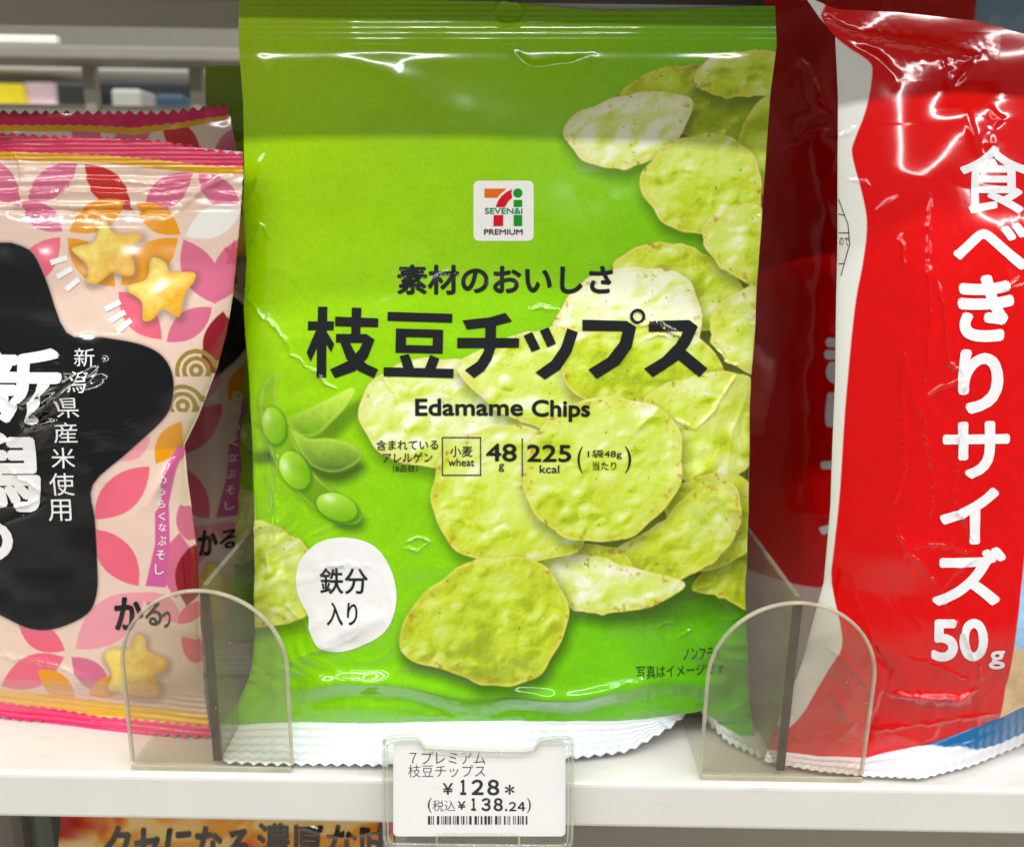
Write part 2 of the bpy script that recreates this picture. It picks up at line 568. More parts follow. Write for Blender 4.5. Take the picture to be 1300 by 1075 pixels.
G_CREASES = [
    ([(314, 376), (332, 401), (362, 428), (370, 450), (400, 472), (430, 498)], 2.2, 0.00030),
    ([(318, 360), (313, 384)], 2.2, 0.0002),
    ([(935, 474), (918, 500), (905, 522), (882, 545), (852, 530)], 2.2, 0.00032),
    ([(832, 522), (812, 540), (800, 556)], 5.0, 0.0005),
    ([(858, 790), (832, 796), (846, 812)], 2.2, 0.00026),
    ([(868, 790), (880, 798), (858, 812)], 2.2, 0.00020),
    ([(512, 690), (530, 682), (545, 688), (530, 700), (512, 694)], 2.0, 0.00030),
    ([(480, 470), (500, 500), (520, 560)], 2.0, 0.00010),
    ([(352, 540), (350, 620), (340, 690)], 2.0, 0.00024),
    ([(345, 620), (352, 650), (347, 700)], 2.0, 0.00020),
    ([(335, 512), (338, 530), (344, 536)], 2.0, 0.00022),
    ([(378, 832), (400, 826), (420, 820)], 2.0, 0.00022),
    ([(340, 715), (360, 706), (376, 700)], 2.0, 0.00020),
    ([(808, 415), (830, 408), (848, 420), (872, 428)], 2.2, 0.00034),
    ([(815, 432), (835, 424), (850, 430)], 2.2, 0.00026),
    ([(672, 393), (690, 391), (712, 395)], 2.4, 0.00022),
    ([(905, 442), (925, 462), (940, 466)], 2.4, 0.00022),
    ([(770, 872), (800, 862), (812, 866)], 2.4, 0.00026),
    ([(318, 318), (330, 285), (345, 305)], 4.0, 0.00020),
    ([(400, 722), (440, 716), (480, 722)], 3.0, 0.00022),
    ([(458, 800), (445, 812), (425, 820)], 3.0, 0.00026),
    ([(420, 74), (480, 92), (540, 122), (580, 150)], 26.0, 0.0007), ([(316, 66), (340, 90), (352, 130)], 16.0, 0.0006), ([(960, 70), (900, 110), (860, 170)], 24, 0.0008),
    ([(322, 890), (372, 836), (440, 800), (520, 772)], 18.0, 0.0014), ([(430, 900), (470, 866), (540, 838)], 12.0, 0.0009), ([(640, 905), (700, 880), (730, 840)], 13.0, 0.0009), ([(780, 905), (810, 868), (860, 830)], 12.0, 0.0010),
    ([(940, 890), (905, 830), (880, 740)], 18.0, 0.0015), ([(325, 560), (360, 520), (430, 500)], 20, 0.0008), ([(945, 560), (900, 600), (830, 620)], 20, 0.0009), ([(330, 420), (420, 440), (560, 430)], 34, 0.0007),
    ([(648, 68), (680, 82), (720, 84), (750, 72)], 8.0, 0.0004),
    ([(310, 262), (325, 240), (338, 190)], 5.0, 0.0005),
]
def g_hw(x, y):
    sh = x.shape; x = x.ravel(); y = y.ravel()
    # horizontal ribs of the crimped top seal
    seal = 1 - sstep(56, 64, y)
    h = seal * 0.000022 * np.sin(y * 2 * math.pi / 7.0) * (0.5 + vnoise(x / 60, y / 14, 2))
    h += -0.00022 * np.exp(-((y - 64) / 9.0) ** 2) * (0.4 + 0.6 * vnoise(x / 90, y * 0, 3))
    # hang hole dimple
    r = np.hypot(x - 646, (y - 18))
    h += seal * (0.00035 * np.exp(-((r - 18) / 1.6) ** 2) - 0.0004 * (1 - sstep(8, 17, r)))
    # soft crumple, stronger toward the rims and the foot
    q = np.clip(np.minimum(x - np.interp(y, gly, glx), np.interp(y, gry, grx) - x) / 130, 0, 1)
    edge = 1 - 0.75 * sstep(0, 1, q)
    body = sstep(62, 160, y)
    h += body * (0.0012 + 0.0026 * sstep(160, 320, y)) * (fbm(x / 150, y / 150, 21, 3) - 0.5) * (0.3 + 0.7 * edge + 0.5 * sstep(700, 850, y))
    rid = np.abs(fbm(x / 60 + 3 * fbm(x / 80, y / 80, 8, 2), y / 75, 33, 3) - 0.5)
    h -= body * 0.0036 * rid * edge * (0.4 + 0.9 * sstep(400, 800, y)) * sstep(150, 420, y)
    # narrow vertical film ripples on the left rim
    lr = np.clip((x - np.interp(y, gly, glx)) / 60, 0, 1)
    h += 0.00022 * (1 - lr) * lr * 4 * np.sin(x / 5.5 + 2.5 * vnoise(y / 60, x / 80, 4)) * sstep(380, 520, y)
    # foot: the gathered fold above the bottom seal
    yf = 882 + 12 * np.sin((x - 420) / 150.0) + 26 * (fbm(x / 120, x * 0, 61, 2) - 0.5)
    mid = sstep(330, 430, x) * (1 - sstep(900, 945, x)) * (0.35 + 1.1 * vnoise(x / 75, x * 0, 67))
    h += mid * 0.0016 * np.exp(-((y - yf + 14) / 9.0) ** 2) - mid * 0.0013 * np.exp(-((y - yf - 10) / 9.0) ** 2)
    h += sstep(895, 912, y) * 0.0004 * (vnoise(x / 14, y / 5, 71) - 0.5)
    for pts, w_, amp in G_CREASES:
        h += crease(x, y, pts, w_, amp * (1.35 if w_ < 4.5 else 1.0))
    return h.reshape(sh)

S_g = Surf((0, 0.024, 0), lean=5, hs=g_hs, hw=g_hw)

CHIPS = [  # outline, tone (0 dark olive .. 1 pale), seed
    ([(787, 122), (812, 98), (850, 85), (890, 83), (930, 92), (978, 118), (980, 170), (900, 185), (840, 150)], 0.12),
    ([(880, 97), (902, 75), (940, 65), (990, 70), (990, 118), (950, 122), (915, 124), (888, 112)], 0.55),
    ([(940, 165), (980, 120), (1000, 200), (980, 260), (960, 230), (945, 200)], 0.3),
    ([(715, 165), (735, 143), (790, 122), (840, 117), (876, 124), (874, 150), (855, 185), (820, 207), (780, 215), (745, 205), (722, 185)], 1.1),
    ([(812, 235), (825, 205), (850, 183), (890, 170), (930, 175), (955, 195), (968, 240), (958, 275), (915, 290), (880, 297), (850, 288), (825, 262)], 0.55),
    ([(780, 342), (795, 320), (830, 309), (865, 310), (900, 325), (942, 360), (935, 395), (900, 420), (840, 395)], 0.45),
    ([(890, 300), (900, 280), (925, 268), (966, 263), (975, 360), (945, 358), (910, 335)], 0.7),
    ([(705, 425), (715, 385), (745, 355), (780, 342), (830, 340), (870, 352), (888, 385), (885, 440), (850, 470), (760, 475)], 1.25),
    ([(902, 430), (905, 395), (925, 378), (960, 368), (965, 470), (935, 466), (915, 450)], 0.75),
    ([(455, 530), (465, 495), (490, 470), (520, 458), (570, 455), (620, 470), (690, 520), (700, 560), (640, 580), (560, 592), (510, 588), (475, 565)], 1.05),
    ([(580, 470), (600, 450), (650, 427), (710, 415), (760, 425), (790, 480), (770, 530), (700, 545), (630, 520)], 0.8),
    ([(715, 480), (722, 440), (760, 420), (820, 410), (870, 420), (905, 445), (922, 482), (880, 500), (800, 512), (745, 510)], 0.42),
    ([(815, 515), (840, 490), (890, 475), (935, 472), (955, 490), (955, 580), (935, 605), (900, 617), (870, 612), (850, 560)], 0.62),
    ([(880, 745), (930, 690), (955, 700), (955, 772), (915, 760)], 0.3),
    ([(840, 640), (870, 610), (920, 600), (955, 620), (955, 690), (890, 725)], 0.2),
    ([(775, 700), (835, 665), (880, 618), (905, 612), (930, 614), (942, 640), (930, 690), (890, 725), (850, 738), (810, 735), (785, 718)], 0.62),
    ([(660, 705), (720, 690), (790, 700), (800, 745), (700, 745)], 0.3),
    ([(685, 728), (700, 712), (750, 705), (800, 720), (870, 740), (840, 765), (780, 779), (740, 778), (715, 765), (697, 745)], 0.9),
    ([(548, 625), (555, 590), (575, 560), (610, 545), (650, 540), (695, 550), (730, 600), (742, 690), (700, 710), (650, 717), (610, 712), (570, 690), (552, 655)], 0.7),
    ([(665, 610), (668, 575), (690, 540), (730, 512), (780, 503), (830, 515), (862, 545), (866, 590), (855, 630), (820, 668), (780, 687), (730, 685), (690, 665), (672, 640)], 0.62),
    ([(322, 663), (350, 668), (385, 690), (402, 720), (394, 770), (372, 790), (340, 794), (300, 785), (300, 670)], 0.6),
    ([(505, 815), (520, 775), (560, 735), (600, 712), (650, 707), (690, 718), (715, 750), (721, 785), (710, 820), (685, 855), (650, 872), (610, 868), (560, 850), (520, 835)], 0.36),
]

def mixc(a, b, m):
    return a * (1 - m[:, None]) + b * m[:, None]

def paint_green(x, y, S=None, T=None):
    n = len(x)
    # ground: lime top left, deep leaf green bottom right
    a = np.clip((x - 305) / 660, 0, 1); b = np.clip(y / 920, 0, 1)
    c0, c1 = lin((172, 212, 0)), lin((122, 190, 0))
    c2, c3 = lin((138, 214, 6)), lin((84, 178, 10))
    col = ((1 - a) * (1 - b))[:, None] * c0 + (a * (1 - b))[:, None] * c1 + ((1 - a) * b)[:, None] * c2 + (a * b)[:, None] * c3
    col = col * (1 + 0.16 * (fbm(x / 3.2, y / 3.2, 2, 2) - 0.5) + 0.14 * (fbm(x / 60, y / 60, 9, 3) - 0.5))[:, None]
    # photographs of pods
    def blob(pts, c, soft=1.2, n_=6):
        d = sdf(x, y, smooth_closed(pts, n_))
        m = 1 - sstep(-soft, soft, d)
        return d, m
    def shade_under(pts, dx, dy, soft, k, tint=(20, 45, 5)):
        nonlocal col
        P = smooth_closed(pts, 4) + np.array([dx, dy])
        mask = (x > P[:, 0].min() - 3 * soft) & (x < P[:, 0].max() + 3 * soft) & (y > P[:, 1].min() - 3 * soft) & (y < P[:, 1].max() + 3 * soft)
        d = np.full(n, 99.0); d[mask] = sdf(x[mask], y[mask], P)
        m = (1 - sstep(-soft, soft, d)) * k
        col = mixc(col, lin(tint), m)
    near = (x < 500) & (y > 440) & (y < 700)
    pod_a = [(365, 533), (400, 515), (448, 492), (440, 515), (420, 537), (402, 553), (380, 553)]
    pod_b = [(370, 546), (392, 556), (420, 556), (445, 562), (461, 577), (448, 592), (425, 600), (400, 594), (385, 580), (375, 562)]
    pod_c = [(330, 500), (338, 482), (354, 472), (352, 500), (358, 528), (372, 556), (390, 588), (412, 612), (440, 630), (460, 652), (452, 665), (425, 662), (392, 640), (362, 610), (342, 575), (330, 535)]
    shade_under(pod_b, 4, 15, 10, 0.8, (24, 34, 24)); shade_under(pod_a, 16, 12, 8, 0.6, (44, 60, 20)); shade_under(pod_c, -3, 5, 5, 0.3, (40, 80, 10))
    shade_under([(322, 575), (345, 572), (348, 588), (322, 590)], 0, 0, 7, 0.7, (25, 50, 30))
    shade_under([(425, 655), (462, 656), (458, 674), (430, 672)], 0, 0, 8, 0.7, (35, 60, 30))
    for pts, ca, cb in ((pod_a, (206, 236, 84), (96, 158, 0)), (pod_b, (172, 218, 56), (70, 98, 40)), (pod_c, (150, 200, 34), (96, 146, 12))):
        P = smooth_closed(pts, 5); d = np.full(n, 99.0); d[near] = sdf(x[near], y[near], P)
        m = 1 - sstep(-1.2, 1.2, d)
        g = np.clip((y - P[:, 1].min()) / np.ptp(P[:, 1]), 0, 1)
        body_ = lin(ca) * (1 - g[:, None]) + lin(cb) * g[:, None]
        body_ = body_ * (0.88 + 0.24 * fbm(x / 7, y / 7, 14, 3))[:, None]
        rim = np.exp(-((d + 2.5) / 1.6) ** 2) * 0.5
        body_ = mixc(body_, lin((190, 222, 90)), rim * 0.7)
        col = mixc(col, body_, m)
    for (cx, cy_, rx, ry, ang) in ((347, 540, 15, 24, -8), (374, 597, 18, 26, -28), (428, 643, 27, 17, 20)):
        t = math.radians(ang); dx, dy = x - cx, y - cy_
        u = (dx * math.cos(t) + dy * math.sin(t)) / rx; v = (-dx * math.sin(t) + dy * math.cos(t)) / ry
        r = np.hypot(u, v)
        col = mixc(col, lin((70, 130, 8)), (1 - sstep(0.95, 1.25, np.hypot(u - .08, v - .1))) * 0.8)
        m = 1 - sstep(0.94, 1.03, r)
        s_ = np.clip(0.5 - 0.45 * u - 0.45 * v, 0, 1)
        bc = lin((118, 182, 8)) * (1 - s_[:, None]) + lin((170, 222, 60)) * s_[:, None]
        bc = mixc(bc, lin((225, 245, 180)), np.exp(-(((u + .5) / .28) ** 2 + ((v + .45) / .3) ** 2)) * 0.75)
        col = mixc(col, bc, m)
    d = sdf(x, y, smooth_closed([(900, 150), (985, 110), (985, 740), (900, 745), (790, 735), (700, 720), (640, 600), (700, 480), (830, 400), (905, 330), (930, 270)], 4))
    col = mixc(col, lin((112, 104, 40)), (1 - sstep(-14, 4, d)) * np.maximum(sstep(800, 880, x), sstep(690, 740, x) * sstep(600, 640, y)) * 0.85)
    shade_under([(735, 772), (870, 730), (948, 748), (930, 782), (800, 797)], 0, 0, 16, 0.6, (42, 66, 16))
    # photographs of chips, back to front
    for k, (pts, tone) in enumerate(CHIPS):
        P = smooth_closed(pts, 6)
        # wobble of the baked rim
        cen = P.mean(0); ang = np.arctan2(P[:, 1] - cen[1], P[:, 0] - cen[0])
        P = P + (P - cen) / np.linalg.norm(P - cen, axis=1, keepdims=True) * (1.3 * np.sin(ang * 7 + k) + 0.9 * np.sin(ang * 13 + 2 * k))[:, None]
        lo, hi = P.min(0) - 40, P.max(0) + 40
        bb = (x > lo[0]) & (x < hi[0]) & (y > lo[1]) & (y < hi[1])
        if not bb.any(): continue
        X, Y = x[bb], y[bb]
        C = col[bb]
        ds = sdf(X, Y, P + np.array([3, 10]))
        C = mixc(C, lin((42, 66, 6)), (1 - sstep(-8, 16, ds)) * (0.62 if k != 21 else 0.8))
        d = sdf(X, Y, P)
        m = 1 - sstep(-0.9, 0.9, d)
        ins = np.clip(-d, 0, 80)
        sd = 100 + 13 * k
        wx = X + 14 * (fbm(X / 26, Y / 26, sd + 1, 2) - .5); wy = Y + 14 * (fbm(X / 26, Y / 26, sd + 2, 2) - .5)
        big = fbm(wx / 46, wy / 40, sd, 2)
        lump = fbm(wx / 27, wy / 23, sd + 3, 2)
        # relief of the printed chip lit from the upper left, as in the pack shot
        e = 1.5
        rel = fbm((wx + e) / 27, (wy + e) / 23, sd + 3, 2) - lump
        rel2 = fbm((X + e) / 5.5, (Y + e) / 5.5, sd + 5, 3) - fbm(X / 5.5, Y / 5.5, sd + 5, 3)
        g = np.clip((Y - P[:, 1].min()) / np.ptp(P[:, 1]), 0, 1)
        cr = np.random.default_rng(500 + k)
        area = np.prod(np.ptp(P, axis=0))
        dome = np.zeros_like(X)
        for q_ in range(int(area / 420) + 6):
            R0 = cr.uniform(7, 18) * (1 if cr.random() < .8 else 1.6); bx, by = cr.uniform(P[:, 0].min(), P[:, 0].max()), cr.uniform(P[:, 1].min(), P[:, 1].max())
            el = cr.uniform(0.6, 1.0); sg = 1 if cr.random() < 0.72 else -0.7
            mm = (np.abs(wx - bx) < R0 * 1.2) & (np.abs(wy - by) < R0 * 1.2)
            if not mm.any(): continue
            ux, uy = (wx[mm] - bx) / R0, (wy[mm] - by) / (R0 * el)
            b_ = np.clip(1 - ux * ux - uy * uy, 0, 1)
            dome[mm] += sg * b_ * (-(ux * 0.7 + uy) * 1.0 + 0.22)
        v = 0.10 + 0.85 * tone + 0.55 * (big - 0.5) - 1.5 * rel - 0.32 * rel2 + 0.5 * dome + 0.3 * (0.5 - g)
        dk, md, pl, wh = lin((140, 162, 10)), lin((192, 212, 46)), lin((214, 230, 124)), lin((238, 242, 210))
        v_ = np.where(v < 0.25, 0.25 * np.exp(np.minimum(v - 0.25, 0) / 0.25), v); v_ = np.clip(v_, 0, 1.4)[:, None]
        cc = np.where(v_ < 0.45, dk + (md - dk) * v_ / 0.45, np.where(v_ < 0.9, md + (pl - md) * (v_ - 0.45) / 0.45, pl + (wh - pl) * np.clip((v_ - 0.9) / 0.4, 0, 1)))
        # yellow baked rim and toasted specks
        rimn = fbm(X / 12, Y / 12, sd + 7, 2)
        cc = mixc(cc, lin((204, 186, 40)), np.exp(-(ins / 8.0) ** 2) * (0.05 + 0.6 * rimn))
        cc = mixc(cc, lin((238, 232, 150)), np.exp(-((ins - 1.6) / 1.2) ** 2) * 0.55 * rimn)
        cc = mixc(cc, lin((172, 104, 22)), sstep(0.70, 0.80, fbm(X / 9, Y / 9, sd + 9, 3)) * np.exp(-(ins / 13.0) ** 2) * 0.7)
        cc = mixc(cc, lin((74, 92, 20)), sstep(0.83, 0.9, fbm(X / 4.5, Y / 4.5, sd + 11, 2)) * sstep(.5, .65, fbm(X / 30, Y / 30, sd + 15, 2)) * 0.7)
        cc = mixc(cc, lin((242, 244, 190)), sstep(0.80, 0.9, fbm(X / 2.6, Y / 2.6, sd + 12, 2)) * 0.35)
        col[bb] = mixc(C, cc, m)
    # deep gaps inside the heap at the right
    return col * 0.98

M_film = film_mat('green_film', rough=0.12, bump=0.02, spec=0.42, coat=0.8)
M_white = film_mat('white_film', rough=0.2, bump=0.15)
M_foil = solid('pouch_back', (205, 208, 205), rough=0.3)
M_black = ink('black_ink', (26, 28, 30))
M_navy = ink('navy_ink', (34, 30, 58))
M_wink = ink('white_ink', (238, 238, 236))

bag = empty('snack_bag', (0.0, 0.026, 0.0), 'lime green chip bag standing upright between the two clear dividers, printed with pale round chips', 'snack bag', 'green edamame chip bags')
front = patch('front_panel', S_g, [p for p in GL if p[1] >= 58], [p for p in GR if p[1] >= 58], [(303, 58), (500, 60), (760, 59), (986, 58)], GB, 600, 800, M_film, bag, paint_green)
patch('top_seal', S_g, GL[:2], GR[:2], [(303, 1), (500, 0), (640, 2), (700, 8), (760, 13), (820, 12), (900, 9), (984, 6)], [(303, 58), (500, 60), (760, 59), (986, 58)], 420, 90, M_film, bag, paint_green)
S_gb = Surf((0, 0.024, 0), lean=5, hs=lambda x, y: -0.9 * g_hs(x, y) - 0.0009, hw=g_hw)
patch('back_panel', S_gb, GL, GR, [(303, 1), (984, 6)], GB, 50, 80, M_foil, bag)

def teeth(pts, period=13, amp=5, n=None):
    L_ = np.sum(np.hypot(*np.diff(np.asarray(pts, float), axis=0).T))
    k = int(L_ / period) * 2
    P = resample(pts, k + 1)
    P[::2, 1] -= amp / 2; P[1::2, 1] += amp / 2
    return P

def seal_bump(px, py, S, T):
    return 0.00026 * np.sin(T * 2 * math.pi * 5.5 + 0.6 * vnoise(px / 50, T, 9)) + 0.0016 * (fbm(px / 70, T * 1.5, 81, 3) - 0.5) * np.sin(T * math.pi) + 0.0010 * (vnoise(px / 160, T, 83) - 0.3) * T

def white_paint(x, y, S, T):
    c = np.tile(lin((226, 232, 238)), (len(x), 1))
    return c * (0.96 + 0.08 * fbm(x / 5, y / 5, 5, 2))[:, None]

F0 = Flat(0.0022)
FU = Flat(0.0022, hw=lambda x, y: 0.007 * sstep(780, 900, x))
ribbon('bottom_seal', [(283, 917), (400, 917), (600, 917), (750, 915), (820, 913), (862, 908), (890, 904)], S_g,
       teeth([(284, 967), (330, 969), (420, 971), (480, 972), (600, 968), (740, 962), (800, 955), (850, 940), (896, 912)], 15, 4), FU, 500, 40, M_white, bag, white_paint, seal_bump)
ribbon('bottom_seal', [(891, 904), (922, 924), (957, 941)], S_g,
       teeth([(893, 912), (925, 942), (967, 962)], 10, 5), Flat(0.002), 120, 16, M_white, bag, white_paint, lambda px, py, S, T: 0.0002 * np.sin(T * 12))

# title strokes, measured stroke by stroke
z1 = lambda P: [(380 + a * .21538, 320 + b * .21538) for a, b in P]
z2 = lambda P: [(640 + a * .21538, 320 + b * .21538) for a, b in P]
TITLE = [z1(p) for p in (
    [(110, 322), (165, 322), (160, 740), (104, 740)], [(52, 408), (205, 408), (203, 460), (52, 460)],
    [(104, 452), (45, 590), (68, 645), (122, 530)], [(152, 452), (208, 540), (190, 590), (146, 515)],
    [(212, 380), (466, 390), (466, 442), (212, 436)], [(310, 327), (366, 329), (360, 500), (308, 500)],
    [(218, 482), (398, 482), (412, 535), (218, 532)],
    [(398, 482), (445, 515), (405, 620), (330, 700), (210, 742), (183, 690), (290, 640), (355, 575), (380, 525)],
    [(243, 528), (298, 530), (340, 610), (400, 660), (466, 690), (440, 742), (350, 700), (280, 630)],
    [(522, 352), (902, 364), (900, 416), (520, 404)],
    [(570, 450), (848, 458), (846, 505), (570, 498)], [(568, 546), (846, 552), (845, 598), (568, 592)],
    [(570, 495), (630, 495), (628, 549), (568, 548)], [(788, 500), (847, 502), (846, 556), (785, 555)],
    [(592, 612), (645, 600), (678, 690), (615, 690)], [(772, 605), (826, 628), (800, 695), (738, 690)],
    [(498, 678), (910, 688), (908, 742), (497, 730)],
    [(962, 402), (1120, 385), (1215, 358), (1254, 408), (1130, 440), (988, 455)],
    [(932, 505), (1296, 507), (1294, 562), (930, 565)],
    [(1096, 430), (1160, 425), (1158, 560), (1130, 640), (1090, 700), (1030, 742), (976, 695), (1050, 645), (1085, 590), (1096, 540)])]
TITLE += [z2(p) for p in (
    [(115, 492), (165, 470), (213, 568), (162, 588)], [(210, 462), (262, 442), (305, 538), (255, 560)],
    [(372, 448), (434, 472), (395, 590), (330, 690), (240, 750), (185, 708), (280, 640), (335, 560)],
    [(460, 398), (720, 405), (776, 440), (750, 560), (680, 660), (545, 745), (495, 690), (610, 620), (680, 530), (697, 465), (460, 462)],
    [(850, 405), (1090, 400), (1140, 438), (1095, 540), (1020, 640), (875, 735), (822, 685), (930, 620), (1010, 540), (1055, 465), (850, 468)],
    [(1065, 575), (1198, 685), (1150, 735), (1015, 625)])]
TITLE += ring(640 + 785 * .21538, 320 + 378 * .21538, 9.6, 6.0)
polys('printed_title', TITLE, S_g, M_black, front)
texts('printed_subtitle', [("素材のおいしさ", (504, 336, 778, 374), 0.026)], S_g, M_black, front)
texts('printed_english_name', [("Edamame", (527, 506, 664, 528), 0.03, 0, 0), ("Chips", (675, 507, 749, 535), 0.026)], S_g, M_black, front)
bm = bmesh.new()
for it in [("含まれている", (478, 558, 556, 571), 0.008), ("アレルゲン", (486, 574, 549, 587), 0.008), ("（8品目）", (499, 590, 530, 599), 0.0),
           ("小麦", (571, 566, 600, 580), 0.006), ("wheat", (569, 582, 602, 592), 0.01),
           ("48", (617, 563, 656, 586), 0.022), ("g", (633, 589, 640, 599), 0.012), ("225", (669, 564, 725, 586), 0.022), ("kcal", (685, 590, 710, 600), 0.014),
           ("1袋48g", (746, 570, 789, 582), 0.006), ("当たり", (752, 585, 782, 596), 0.006), ("(", (733, 566, 740, 600), -0.006), (")", (793, 566, 801, 600), -0.006)]:
    add_text(bm, *it)
for p in (bar((561, 555.5), (611, 555.5), 1.3), bar((561, 603.5), (611, 603.5), 1.3), bar((561.5, 555), (561.5, 604), 1.3), bar((610, 555), (610, 604), 1.3), bar((663, 556), (663, 605), 1.3)):
    add_poly(bm, p, 3)
print_bm('printed_nutrition_text', bm, S_g, M_black, front)
texts('printed_small_text', [("ノンフライ", (868, 822, 914, 838), 0.0, 0, -3), ("写真はイメージです", (808, 845, 920, 860), 0.0, 0, -4)], S_g, M_black, front)
badge = polys('printed_badge', [smooth_closed([(376, 735), (382, 710), (405, 688), (440, 682), (475, 693), (497, 725), (503, 765), (490, 800), (460, 820), (430, 828), (405, 820), (393, 800), (391, 782), (380, 760)], 6)], S_g, M_wink, front, off=0.00018)
texts('badge_text', [("鉄分", (406, 720, 467, 754), 0.012), ("入り", (415, 764, 454, 793), 0.012)], S_g, M_black, badge, off=0.00030)
zl = lambda P: [(590 + a * .08375, 220 + b * .08375) for a, b in P]
logo = polys('printed_logo', [rrect(601, 229.5, 677.5, 306, 7)], S_g, ink('logo_white', (228, 228, 222)), front, off=0.0001)
polys('logo_mark', [zl([(300, 235), (630, 235), (540, 310), (495, 368), (300, 368)])], S_g, ink('logo_orange', (220, 100, 8)), logo, off=0.00026)
polys('logo_mark', [zl([(468, 512), (510, 410), (560, 345), (640, 280), (720, 243), (705, 300), (722, 368), (660, 425), (608, 512)]), zl([(440, 634), (584, 634), (580, 798), (433, 798)])], S_g, ink('logo_red', (200, 10, 20)), logo, off=0.00026)
circ = [(805 + 70 * math.cos(a), 300 + 68 * math.sin(a)) for a in np.linspace(0, 2 * math.pi, 25)[:-1]]
polys('logo_mark', [zl(circ), zl([(742, 405), (870, 405), (870, 508), (742, 508)]), zl([(742, 634), (870, 634), (870, 798), (742, 798)])], S_g, ink('logo_green', (0, 140, 30)), logo, off=0.00026)
texts('logo_text', [("SEVEN&i", (615.5, 264, 663.3, 271.6), 0.02)], S_g, ink('logo_teal', (0, 135, 95)), logo, off=0.00026)
texts('logo_text', [("PREMIUM", (614.5, 291, 663.5, 298), 0.02)], S_g, M_navy, logo, off=0.00026)

bag2 = copy_tree(bag)
bag2.location = (-0.0275, 0.075, 0.0); bag2.scale = (1, 1, 0.955)
tag(bag2, 'green chip bag standing hidden in shade directly behind the lime green chip bag', 'snack bag')

# ================================================================== PINK STAR SNACK BAG
PR = [(309, 221), (306, 260), (303, 300), (297, 370), (287, 425), (276, 466), (250, 530), (233, 566), (240, 630), (250, 708), (252, 780), (258, 860), (264, 908)]
pry, prx = [p[1] for p in PR], [p[0] for p in PR]
def p_hs(x, y):
    R = np.interp(y, pry, prx)
    q = np.clip((R - x) / 120, 0, 1)
    return 0.010 * np.sqrt(np.clip(1 - (1 - q) ** 2, 0, 1)) * sstep(200, 540, y) * (1 - sstep(840, 905, y) * 0.9)
P_CR = [([(40, 540), (70, 520), (100, 490), (128, 466)], 7, 0.0026), ([(0, 505), (40, 515), (85, 490)], 6, 0.0018), ([(20, 560), (50, 540), (90, 530)], 5, 0.0014),
        ([(0, 640), (40, 640), (62, 628), (45, 612), (20, 590)], 2.2, 0.0003), ([(0, 666), (40, 652), (60, 640)], 2.0, 0.00022),
        ([(0, 268), (110, 267), (225, 268)], 3, -0.0006), ([(225, 270), (262, 238), (300, 222)], 4, 0.0007),
        ([(10, 245), (60, 240), (150, 246), (240, 236)], 2.2, 0.0002), ([(70, 258), (80, 240), (100, 225)], 2.2, 0.00025), ([(120, 228), (200, 236), (260, 230)], 2.0, 0.00018),
        ([(0, 832), (60, 842), (120, 862)], 4, 0.0004), ([(14, 198), (24, 204), (28, 216), (27, 230)], 2.4, 0.0005), ([(233, 566), (215, 600), (190, 640)], 8, 0.0012)]
def p_hw(x, y):
    sh = x.shape; x = x.ravel(); y = y.ravel()
    h = 0.0018 * (fbm(x / 110, y / 110, 41, 3) - 0.5) * sstep(240, 400, y)
    zone = np.exp(-(((x - 60) / 90) ** 2 + ((y - 515) / 60) ** 2))
    h += 0.0060 * zone * 0.12 * (np.abs(fbm(x / 30 + y / 60, y / 16, 45, 4) - 0.5))
    yl = 476 + (130 - x) * 0.34 + 12 * (fbm(x / 40, y / 60, 46, 2) - 0.5)
    h += 0.0032 * sstep(-16, 16, y - yl) * (1 - sstep(20, 260, y - yl)) * (1 - sstep(112, 150, x))
    tz = sstep(210, 225, y) * (1 - sstep(262, 270, y))
    h += tz * 0.0004 * np.sin(y / 2.6 + 3 * vnoise(x / 50, y / 40, 3)) * vnoise(x / 40, y / 9, 6)
    sl = (1 - sstep(205, 222, y))
    h += sl * 0.0022 * (fbm(x / 45, y / 40, 52, 3) - 0.5) + sl * 0.00015 * np.sin(y * 1.1)
    sb = sstep(872, 890, y)
    h += sb * (0.0002 * np.sin((y - 0.11 * x) * 0.9) + 0.0008 * (vnoise(x / 40, y / 30, 58) - .5))
    for pts, w_, amp in P_CR: h += crease(x, y, pts, w_, amp)
    return h.reshape(sh)
# the panel stands a little turned, its right side nearer
S_p = Surf((-0.125, 0.0220, 0.0), lean=5, yaw=-8, hs=p_hs, hw=p_hw)

